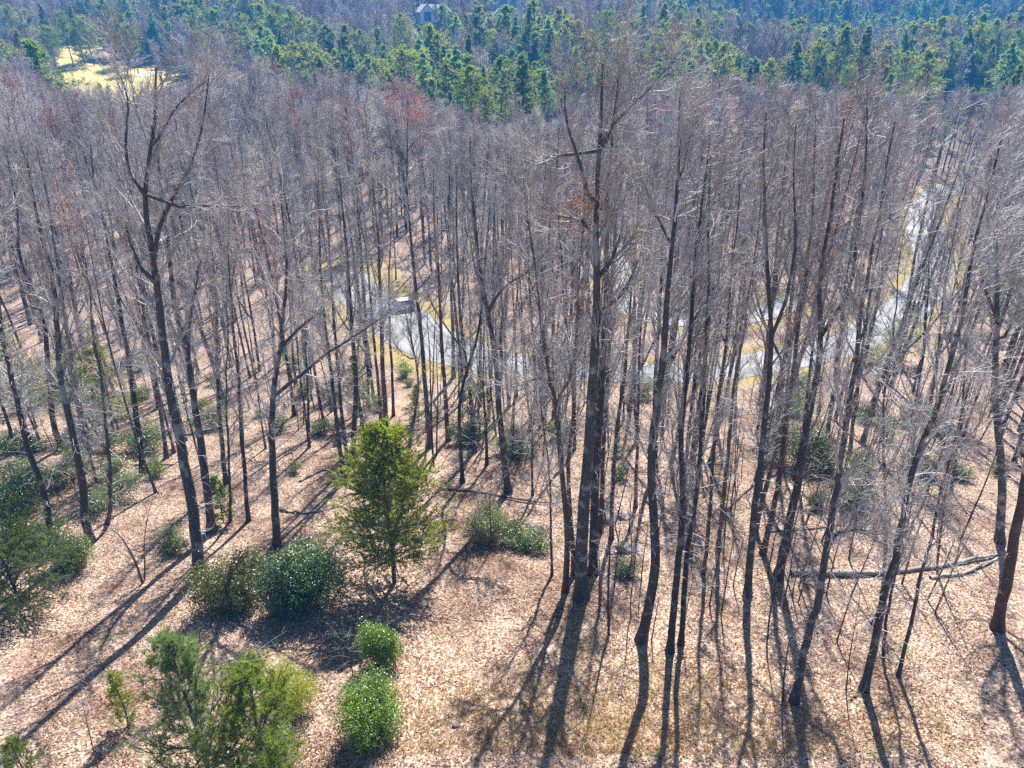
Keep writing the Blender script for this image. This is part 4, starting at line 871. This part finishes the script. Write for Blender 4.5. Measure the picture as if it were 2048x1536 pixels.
# ------------------------------------------------------------------ parked vehicles
def car(loc, rz, paint, label, name='parked_car', suv=True):
    e = empty(name, loc, rz); tag(e, label, 'car'); W = .92
    # side profile (x forward, z up), lofted over the width with tumblehome
    top = 1.62 if suv else 1.42
    prof = [(-2.25, .45), (-2.28, .75), (-2.22, .98), (-1.0, 1.02), (1.15, 1.0), (1.9, .88), (2.22, .72), (2.27, .42), (1.9, .28), (-1.9, .28)]
    b = MB(); ys = [-W, -W * .93, 0, W * .93, W]; ins = [.05, 0, 0, 0, .05]; V = []
    for y_, q in zip(ys, ins):
        for (x_, z_) in prof: V.append((x_ * (1 - q), y_, z_ - q * .6 * (z_ > .8)))
    n_ = len(prof); Fq = [(i * n_ + k, i * n_ + (k + 1) % n_, (i + 1) * n_ + (k + 1) % n_, (i + 1) * n_ + k) for i in range(4) for k in range(n_)]
    b.add(V, Fq); 
    for side in (0, 4):
        c = len(V); cv = [(0, ys[side], .65)]; V2 = V[side * n_:(side + 1) * n_] + cv
        b.add(V2, [(k, (k + 1) % n_, n_) for k in range(n_)])
    link('body', b.mesh('body', M[paint], False), e)
    g = MB(); cab = [(-2.1, 1.0), (-1.75, top), (.35, top), (1.15, 1.0)] if suv else [(-1.7, 1.0), (-.9, top), (.3, top), (1.15, 1.0)]
    V = [(x_, s * W * (.93 if z_ < 1.1 else .76), z_ - .015 * (z_ > 1.1)) for s in (-1, 1) for (x_, z_) in cab]
    g.add(V, [(0, 1, 5, 4), (1, 2, 6, 5), (2, 3, 7, 6), (0, 4, 7, 3), (0, 3, 2, 1), (4, 5, 6, 7)]); link('windows', g.mesh('windows', M['glass'], False), e)
    r = MB(); x0, x1 = cab[1][0] - .05, cab[2][0] + .05; r.box(x0, x1, -W * .78, W * .78, top - .03, top + .03)
    r.tubes(np.array([[(cab[0][0], s * W * .94, 1.0), (x0, s * W * .78, top)] for s in (-1, 1)] + [[(1.17, s * W * .94, 1.0), (x1, s * W * .78, top)] for s in (-1, 1)] + [[(-.5, s * W * .94, 1.0), (-.5, s * W * .78, top)] for s in (-1, 1)]), np.full((6, 2), .04), 5)
    link('roof', r.mesh('roof', M[paint], False), e)
    for sx in (-1.4, 1.4):
        for sy in (-1, 1):
            wm = MB(); a = np.array([[(sx, sy * (W - .2), .34), (sx, sy * (W + .02), .34)]]); wm.tubes(a, np.full((1, 2), .34), 20)
            th = np.arange(20) * 2 * math.pi / 20
            vv = [(sx + math.cos(q) * .34, sy * (W + .02), .34 + math.sin(q) * .34) for q in th] + [(sx, sy * (W + .02), .34)]
            wm.add(vv, [(k, (k + 1) % 20, 20) for k in range(20)]); wo = link('wheel', wm.mesh('wheel', M['tyre'], False), e)
            rm = MB(); vv = [(sx + math.cos(q) * .2, sy * (W + .03), .34 + math.sin(q) * .2) for q in th] + [(sx, sy * (W + .045), .34)]
            rm.add(vv, [(k, (k + 1) % 20, 20) for k in range(20)]); link('rim', rm.mesh('rim', M['rim'], False), wo)
    for sy in (-1, 1):
        h = MB(); h.box(2.12, 2.26, sy * .62 - .16, sy * .62 + .16, .66, .80); link('headlight', h.mesh('headlight', M['lamp'], False), e)
x, y, z = hit(800, 622); car((x, y, z + .12), R_(-155), 'white_paint', 'white sport utility vehicle parked where the road begins, seen between trunks')
x, y, z = hit(731, 640); car((x, y, z + .10), R_(-70), 'blue_paint', 'small dark blue car half hidden by trunks left of the white vehicle', suv=False)
# ------------------------------------------------------------------ houses on the far hillside
def house(name, px, py, W, D, H, rz, roof, wall, label, gables=1, deck=False, lift=3.0):
    x, y, z = hit(px, py); e = empty(name, (x, y, z), rz); tag(e, label, 'house')
    b = MB(); b.box(-W / 2, W / 2, -D / 2, D / 2, -3, H); link('wall', b.mesh('wall', M[wall], False), e)
    rf = MB(); o = .7; hr = D * .42
    V = [(-W/2 - o, -D/2 - o, H - .1), (W/2 + o, -D/2 - o, H - .1), (W/2 + o, D/2 + o, H - .1), (-W/2 - o, D/2 + o, H - .1), (-W/2 + D * .3, 0, H + hr), (W/2 - D * .3, 0, H + hr)]
    rf.add(V, [(0, 1, 5, 4), (2, 3, 4, 5), (0, 4, 3, -1), (1, 2, 5, -1), (0, 3, 2, 1)]); ro = link('roof', rf.mesh('roof', M[roof], False), e)
    ch = MB(); ch.box(W * .2, W * .2 + 1, .5, 1.5, H + .5, H + hr + 1.2); link('chimney', ch.mesh('chimney', M['rock'], False), ro)
    for k in range(gables):
        gx = (k - (gables - 1) / 2) * W / max(gables, 1) * .9; gw = W * .16 + 1; gf = -D/2 - 1.6
        gb = MB(); gb.box(gx - gw, gx + gw, gf, -D/2 + .5, -3, H - .2)
        gb.add([(gx - gw, gf, H - .2), (gx + gw, gf, H - .2), (gx, gf, H + gw * .95)], [(0, 1, 2)]); link('gable_wall', gb.mesh('gable_wall', M['wall_white'], False), e)
        gr = MB(); t_ = .25; V = []
        for yy in (gf - .6, 1.0): V += [(gx - gw - .6, yy, H - .7), (gx, yy, H + gw * .95 + .2), (gx + gw + .6, yy, H - .7), (gx - gw - .6, yy, H - .7 + t_), (gx, yy, H + gw * .95 + .2 + t_), (gx + gw + .6, yy, H - .7 + t_)]
        gr.add(V, [(0, 6, 7, 1), (1, 7, 8, 2), (3, 4, 10, 9), (4, 5, 11, 10), (0, 1, 4, 3), (1, 2, 5, 4), (6, 9, 10, 7), (7, 10, 11, 8), (0, 3, 9, 6), (2, 8, 11, 5)]); link('gable_roof', gr.mesh('gable_roof', M[roof], False), e)
        wi = MB(); wi.box(gx - gw * .5, gx + gw * .5, gf - .08, gf + .02, 1.2, H + .2); wf = link('window', wi.mesh('window', M['glass'], False), e)
        fr_ = MB(); 
        for q in (-.5, 0, .5): fr_.box(gx + gw * q - .1, gx + gw * q + .1, gf - .14, gf - .085, 1.1, H + .3)
        link('frame', fr_.mesh('frame', M['wall_white'], False), wf)
    for q in range(4):
        wx = (q - 1.5) * W * .24
        wi = MB(); wi.box(wx - .6, wx + .6, -D/2 - .07, -D/2 + .02, 1, 2.4); link('window', wi.mesh('window', M['glass'], False), e)
    if deck:
        d = MB(); d.box(-W/2, W/2, -D/2 - 4.5, -D/2 - 1.62, .1, .35)
        for q in range(5): d.box((q - 2) * W * .24 - .12, (q - 2) * W * .24 + .12, -D/2 - 4.4, -D/2 - 4.15, -4, 1.4)
        d.box(-W/2, W/2, -D/2 - 4.45, -D/2 - 4.41, 1.2, 1.35)
        link('deck', d.mesh('deck', M['wall_white'], False), e)
HOUSES = [('house', 868, 48, 22, 11, 6.5, .25, 'roof_grey', 'wall_tan', 'grey-roofed house with a white gable among far trees, left of the deck house', 2, True),
          ('house', 1015, 52, 20, 12, 5.5, -.1, 'roof_teal', 'wall_white', 'pale blue-roofed house with twin gables and a white deck on the far hillside', 2, True),
          ('house', 1005, 14, 26, 14, 7, .1, 'roof_tan', 'wall_tan', 'big tan-roofed house cut by the top edge, above the twin-gabled one', 1, False),
          ('house', 1055, 16, 16, 11, 7, -.5, 'roof_grey', 'wall_tan', 'brown-grey house with a steep gable at the top edge, right of the tan-roofed one', 1, False),
          ('house', 203, 126, 9, 8, 2.6, .1, 'roof_tan', 'wall_tan', 'low tan-roofed shelter on the edge of the far yellow lawn', 0, False)]
hxy = []
for h in HOUSES:
    house(*h[:9], h[9], h[10], h[11]); hxy.append(hit(h[1], h[2])[:2] + (h[1],))
# ------------------------------------------------------------------ conifers in the middle distance, placed by where their tips show
PN = [(15,10,22),(44,16,24),(76,6,22),(120,20,24),(142,12,25),(165,30,22),(205,0,26),(236,26,24),(256,46,22),(300,24,22),(335,40,20),(366,2,24),(400,26,22),(430,10,24),(478,26,24),(500,6,22),(522,56,22),(547,8,28),(560,60,22),(588,34,22),(612,36,22),(655,48,26),(680,70,22),(600,118,22),(640,112,24),
 (700,108,22),(740,112,22),(775,138,20),(802,95,26),(838,86,22),(862,120,20),(890,92,26),(936,70,28),(915,130,20),(940,134,26),(968,130,24),(992,120,14),(1022,96,18),(1047,110,30),(1080,140,20),(1092,132,22),(1100,56,28),(1059,8,30),(970,178,20),(800,28,24),(905,40,20),(755,52,22),(720,60,22),(950,2,26),(930,26,22),(1268,32,26),(1290,4,24),(1329,6,30),(1350,34,26),(1366,74,26),(1384,118,22),(1320,60,24),(1245,70,20),(1285,80,22),
 (1362,20,26),(1397,38,28),(1372,66,24),(1412,82,24),(1432,82,24),(1455,112,22),(1482,104,24),(1512,114,22),(1540,128,20),(1562,120,20),(1597,82,28),(1618,100,22),(1642,80,26),(1668,96,22),(1697,52,30),(1744,52,30),(1722,84,22),(1780,110,20),(1826,44,30),(1816,104,22),(1850,120,18),(1868,116,22),(1748,124,20),(1700,130,20),(1642,148,18),(1940,58,26),(1965,48,26),(1997,40,26),(1920,84,22),(1955,100,20),(2031,98,24),(2018,158,20),(2046,130,26),(1500,130,20),(1602,134,18),(1905,110,20),(1425,130,18),(1470,140,18),
 (600,150,16),(650,140,16),(712,150,18),(760,150,18),(820,140,20),(870,150,18),(905,160,18),(1010,160,18),(1065,170,20),(1120,150,18),(1345,110,20),(1400,110,20),(470,116,10),(198,166,10),(1990,90,22),(2040,60,24),(30,60,20),(90,50,20),(10,90,16),(1300,40,20),(1150,110,18),(1180,60,22),(1215,20,24),(1130,16,24)]
PSH = []
pr = np.random.default_rng(9)
for k in range(7):
    shape = ['cone', 'egg', 'open', 'open', 'cone', 'egg', 'open'][k]
    tb, cb = pine(pr, 22, [9.5, 10, 11.5, 10, 7.5, 10.5, 12][k], r0=.28, step=1.0, nb=6, base=[.2, .3, .3, .4, .12, .35, .42][k], L=.5, nn=7, wid=.045, sub=7, tuft=4, irregular=.4, shape=shape, up=.25, jb=.2)
    PSH.append((tb.mesh('trunk_shape', M['bark_far']), cb.mesh('crown_shape', [M[['needle_far', 'needle', 'needle_far', 'needle_blue'][k % 4]], M['bark_far']])))
PXY = []
for i, (px, py, H) in enumerate(PN):
    x, y, z = hit(px, py, H)
    if y < 150: y = 150 + (y % 17); r = ray(px, py); x = r[0] / r[1] * y; z = float(ground(x, y)); H = max(8, at_y(px, py, y)[2] - z)
    e = empty('pine_tree', (x, y, z - .2), pr.uniform(0, 6.28), tuple(np.array([pr.uniform(.85, 1.35)] * 2 + [1]) * H / 22))
    k = int(pr.integers(0, 7)); third = 'left' if px < 683 else ('middle' if px < 1366 else 'right')
    if (px, py) == (1047, 110): lab, grp = 'darkest tall pine standing forward of the conifer belt in the middle', None; k = 4
    elif (px, py) == (1100, 56): lab, grp = 'tall blue-green pine with a sunlit crest rising above the belt in the middle', None; k = 0
    elif (px, py) == (470, 116): lab, grp = 'small light green conifer alone in grey woods right of the far yellow lawn', None
    elif (px, py) == (198, 166): lab, grp = 'small feathery pine in front of the far yellow lawn', None
    elif (px, py) == (2046, 130): lab, grp = 'large yellow-green pine cut by the right edge', None
    elif (px, py) == (1059, 8): lab, grp = 'tall dark spruce beside the twin-gabled house on the hillside', None; k = 4
    else:
        lab, grp = 'pine', 'pines'
        PW = [(110, 'left of the yellow lawn'), (380, 'above the yellow lawn'), (560, 'right of the yellow lawn'), (720, 'left of the hillside houses'), (880, 'left below the hillside houses'), (1080, 'below the hillside houses'), (1340, 'behind the giant\'s crown'), (1500, 'left of the dark hollow'), (1700, 'along the dark hollow'), (1900, 'right of the dark hollow'), (9999, 'by the right edge')]
        many(e, px, ['upright', 'rounded', 'open', 'bluish', 'narrow', 'full', 'broad'][k] + (' far' if y > 330 else ' nearer'), next(n for l_, n in PW if px < l_), 'distant pine', 'distant pines')
    tag(e, lab, 'pine', grp); link('trunk', PSH[k][0], e); link('crown', PSH[k][1], e)
    placed.append((x, y)); PXY.append((x, y))
PXY = np.array(PXY)
# ------------------------------------------------------------------ the far woods nobody could count: scattered with geometry nodes
def woods(name, protos, pts, label):
    """pts: x y z rz s idx"""
    col = bpy.data.collections.new(name + '_shapes')
    for i, me in enumerate(protos):
        o = bpy.data.objects.new('%s_shape_%02d' % (name, i), me); col.objects.link(o)
    me = bpy.data.meshes.new(name); me.vertices.add(len(pts)); me.vertices.foreach_set('co', pts[:, :3].astype(np.float32).ravel())
    for nm, c in (('rz', 3), ('sc', 4), ('sx', 5)):
        a = me.attributes.new(nm, 'FLOAT', 'POINT'); a.data.foreach_set('value', pts[:, c].astype(np.float32))
    a = me.attributes.new('idx', 'INT', 'POINT'); a.data.foreach_set('value', pts[:, 6].astype(np.int32))
    o = link(name, me); struct(o, 'stuff', label)
    ng = bpy.data.node_groups.new(name, 'GeometryNodeTree')
    ng.interface.new_socket('Geometry', in_out='INPUT', socket_type='NodeSocketGeometry'); ng.interface.new_socket('Geometry', in_out='OUTPUT', socket_type='NodeSocketGeometry')
    gi, go = ng.nodes.new('NodeGroupInput'), ng.nodes.new('NodeGroupOutput')
    iop = ng.nodes.new('GeometryNodeInstanceOnPoints'); ci = ng.nodes.new('GeometryNodeCollectionInfo')
    ci.inputs[0].default_value = col; ci.inputs['Separate Children'].default_value = True; ci.inputs['Reset Children'].default_value = True
    def at(nm, ty='FLOAT'):
        a = ng.nodes.new('GeometryNodeInputNamedAttribute'); a.data_type = ty; a.inputs['Name'].default_value = nm; return a.outputs[0]
    L = ng.links.new
    cx = ng.nodes.new('ShaderNodeCombineXYZ'); L(at('rz'), cx.inputs[2]); 
    er = ng.nodes.new('FunctionNodeEulerToRotation'); L(cx.outputs[0], er.inputs[0])
    cs = ng.nodes.new('ShaderNodeCombineXYZ'); sx = at('sx'); L(sx, cs.inputs[0]); L(sx, cs.inputs[1]); L(at('sc'), cs.inputs[2])
    L(gi.outputs[0], iop.inputs['Points']); L(ci.outputs[0], iop.inputs['Instance']); iop.inputs['Pick Instance'].default_value = True
    L(at('idx', 'INT'), iop.inputs['Instance Index']); L(er.outputs[0], iop.inputs['Rotation']); L(cs.outputs[0], iop.inputs['Scale'])
    L(iop.outputs[0], go.inputs[0])
    md = o.modifiers.new('scatter', 'NODES'); md.node_group = ng
    return o
wr = np.random.default_rng(21)
def far_bare(H, rad, n1, thick, seed, red=False, mid=False):
    g = np.random.default_rng(seed); P, Rr = auto_trunk(g, H, .2); tb = MB(); tb.tubes(P[None], Rr[None], 5)
    lf = lambda t, i: rad * (.3 + .8 * np.sin(np.clip((1 - t) / .65, 0, 1) * 2.5 + .3))
    q, qr, _, _ = grow(g, P[None], Rr[None], n1, .38, 1, (25, 58), lf, .5, 6, .15, .12, thick * 1.6); tb.tubes(q, qr, 3, 0)
    q2, r2, _, _ = grow(g, q, qr, 9, .1, 1, (25, 60), lambda t, i: rad * .4 * (1.15 - .6 * t), .6, 5, .17, .10, thick); tb.tubes(q2, r2, 3, 1)
    q3, r3, _, _ = grow(g, q2, r2, 6 if mid else 4, .1, 1, (25, 60), lambda t, i: rad * .2 + 0 * t, .7, 3, .15, .10, thick * .8); tb.tubes(q3, r3, 3, 1)
    return tb.mesh('far_bare', [M['bark_far'], M['twig_far']])
FB_MID = [far_bare(22, r, 26, .012, 70 + i, mid=True) for i, r in enumerate([3.2, 2.8, 3.6, 3.0, 3.4])]
FB = [far_bare(22, r, 24, .030, 80 + i) for i, r in enumerate([3.6, 3.2, 4.0, 3.4])]
def scatter(y0, y1, sp, keep, hmin, hmax, nk, lim=True):
    out = []
    ny = int((y1 - y0) / sp)
    for a in range(ny):
        y_ = y0 + a * sp
        for x_ in np.arange(-.86 * y_ - 20, .86 * y_ + 20, sp):
            x = x_ + wr.uniform(-.48, .48) * sp + (a % 2) * sp * .5; y = y_ + wr.uniform(-.48, .48) * sp
            z = float(ground(x, y)); px, py, dep = pix(x, y, z + 20)
            if px < -150 or px > 2200: continue
            if py < -190: continue
            if not keep(x, y, px): continue
            H = hmin + (hmax - hmin) * wr.random() ** 1.3
            if lim and (y < 285 or (105 < px < 375 and y < 335)):
                H2 = top_limit(px, 0, H, x, y, z)
                if H2 < 10: continue
                H = min(H, H2)
            s = H / 22.
            out.append((x, y, z - .3, wr.uniform(0, 6.28), s, s * wr.uniform(.9, 1.25), wr.integers(0, nk)))
    return np.array(out)
def keep_mid(x, y, px):
    if 1835 < px < 1890 and y < 180 and wr.random() < .85: return False
    if 1235 < px < 1250 and y < 150: return False
    if 770 < px < 835 and y < 128: return False
    if y < 215 and not road_clear(x, y, 6): return False
    a = np.array(placed); return np.min((a[:, 0] - x) ** 2 + (a[:, 1] - y) ** 2) > 9
def near_house(x, y):
    for hx, hy, hp in hxy[:4]:
        u = x / y; v = hx / hy
        if abs(x - hx * y / hy) < 12 and hy - 150 < y < hy + 10: return True
    return False
def keep_far(x, y, px):
    if inside(gp, np.array([x]), np.array([y]))[0]: return False
    if 105 < px < 375 and y < 300 and y > 215: return wr.random() < .35
    if near_house(x, y): return wr.random() < .07
    if y < 335 and (560 < px < 1140 or px > 1340) and wr.random() < .3: return False
    u_ = PXY[:, 0] * y / PXY[:, 1] - x; f_ = PXY[:, 1] - y
    if np.any((np.abs(u_) < 4) & (f_ > -3) & (f_ < 38)) and wr.random() < .85: return False
    a = placed_arr; return np.min((a[:, 0] - x) ** 2 + (a[:, 1] - y) ** 2) > 6
placed_arr = np.array(placed)
pm = scatter(118, 215, 5.4, keep_mid, 18, 27, 5)
woods('far_woodland', FB_MID, pm, 'grey bare woodland beyond the road, crowns merging into one mass')
pf = scatter(215, 760, 6.6, keep_far, 15, 24, 4)
woods('hillside_woodland', FB, pf, 'purple-grey bare woodland covering the distant hillsides')
FP = []
for k in range(4):
    tb, cb = pine(wr, 22, [9, 11, 8, 11][k], r0=.25, step=1.45, nb=5, base=[.2, .35, .15, .45][k], L=.9, nn=6, wid=.09, sub=5, tuft=3, irregular=.55, shape=['egg', 'open', 'cone', 'open'][k], up=.2, jb=.25)
    mb = MB(); 
    for v, f, mi in zip(tb.v, tb.f, tb.mi): mb.v.append(v); mb.f.append(f); mb.mi.append(mi * 0 + 1)
    mb.n = tb.n
    for v, f, mi in zip(cb.v, cb.f, cb.mi): mb.v.append(v); mb.f.append(np.where(f >= 0, f + tb.n, -1)); mb.mi.append(mi)
    FP.append(mb.mesh('far_pine', [M[['needle_far', 'needle_far', 'needle_blue', 'needle'][k % 4]], M['bark_far']]))
def keep_pine(x, y, px):
    if inside(gp, np.array([x]), np.array([y]))[0]: return False
    if 105 < px < 375 and y < 300: return False
    if near_house(x, y): return False
    if y < 335 and (560 < px < 1140 or px > 1340) and wr.random() < .04 + .04 * math.sin(x * .06 + y * .03): return True
    v = math.sin(x * .018 + 2) * math.cos(y * .022 + x * .006) + .5 * math.sin(x * .05 + y * .04)
    th = .25 - .25 * (px < 560) - .45 * (px > 1300) + .35 * (y < 335)
    if px > 1300 and y > 430 and wr.random() < .35: return True
    if y > 480 and px > 1400: th = .3
    return v > th and wr.random() < .6
pp_ = scatter(225, 760, 6.4, keep_pine, 10, 29, 4, False)
woods('hillside_pines', FP, pp_, 'scattered dark green pines among the far hillside woods')
# ------------------------------------------------------------------ small ground cover
lr = np.random.default_rng(33)
lb = MB(); n = 260000; yy = 14 + 52 * lr.random(n) ** 1.25; xx = lr.uniform(-1, 1, n) * (yy * .74 + 5); zz = ground(xx, yy) + .02
dead = MB(); Pn = np.stack([xx, yy, zz], 1)
pat = np.sin(xx * .9 + 2 * np.sin(yy * .5)) * np.cos(yy * .8 + 1.5 * np.sin(xx * .43)) + .6 * np.sin(xx * 2.3 + yy * 1.7)
Pn = Pn[lr.random(n) < np.clip(.62 + .45 * pat, .12, 1)]
leaf_quads(lr, Pn, .115, .62, .8, dead)
M['litter'] = leaf('litter', [(0, (.12, .065, .045)), (.3, (.32, .20, .14)), (.6, (.56, .40, .30)), (1, (.85, .71, .60))], .15, .6, .3, scale=.6)
struct(link('fallen_leaves', dead.mesh('fallen_leaves', M['litter'])), 'stuff', 'brown fallen leaves covering the forest floor')
gb_ = MB(); n = 5200; gx = lr.normal(3.5, 8.5, n); gy = 19.5 + np.abs(lr.normal(0, 3.2, n)); ok = (gy > 15) & (gx > -6); gx, gy = gx[ok], gy[ok]
clump = np.stack([gx, gy, ground(gx, gy)], 1)
needles(lr, clump, np.repeat([[0, 0, 1.]], len(clump), 0), .28, 9, .006, gb_, spread=.55)
struct(link('dry_grass', gb_.mesh('dry_grass', M['straw'])), 'stuff', 'dry straw-coloured grass tufts in the clearing')
tw = MB(); n = 2600; ty = 15 + 50 * lr.random(n); tx = lr.uniform(-1, 1, n) * (ty * .74 + 4); ta = lr.uniform(0, 6.283, n); tl = lr.uniform(.25, 1.3, n)
P3 = np.zeros((n, 4, 3))
for q in range(4):
    ax = tx + np.cos(ta) * tl * q / 3 + lr.normal(size=n) * .04; ay = ty + np.sin(ta) * tl * q / 3 + lr.normal(size=n) * .04
    P3[:, q] = np.stack([ax, ay, ground(ax, ay) + .03 + .12 * (q == 3) * lr.random(n)], 1)
tw.tubes(P3, np.linspace(.014, .006, 4)[None] * lr.uniform(.6, 1.8, (n, 1)), 3)
struct(link('fallen_twigs', tw.mesh('fallen_twigs', M['bark_pale'])), 'stuff', 'dead grey twigs littering the forest floor')
# ------------------------------------------------------------------ haze: the blue air between the camera and the hills
def haze():
    m, t, out = nodes('haze'); v = N(t, 'ShaderNodeVolumePrincipled'); v.inputs['Color'].default_value = (.03, .32, .80, 1)
    v.inputs['Density'].default_value = 0.00062; v.inputs['Anisotropy'].default_value = 0.0
    t.links.new(v.outputs[0], out.inputs['Volume']); m.volume_intersection_method = 'FAST' if hasattr(m, 'volume_intersection_method') else None
    b = MB(); b.box(-1400, 1400, -1400, 1400, float(Z.min()) - 1, float(Z.max()) + 40); struct(link('haze', b.mesh('haze', m, False)), 'stuff', 'blue air haze over the valley')
    bpy.data.objects['haze'].data.materials[0].cycles.homogeneous_volume = True
haze()
name_many()
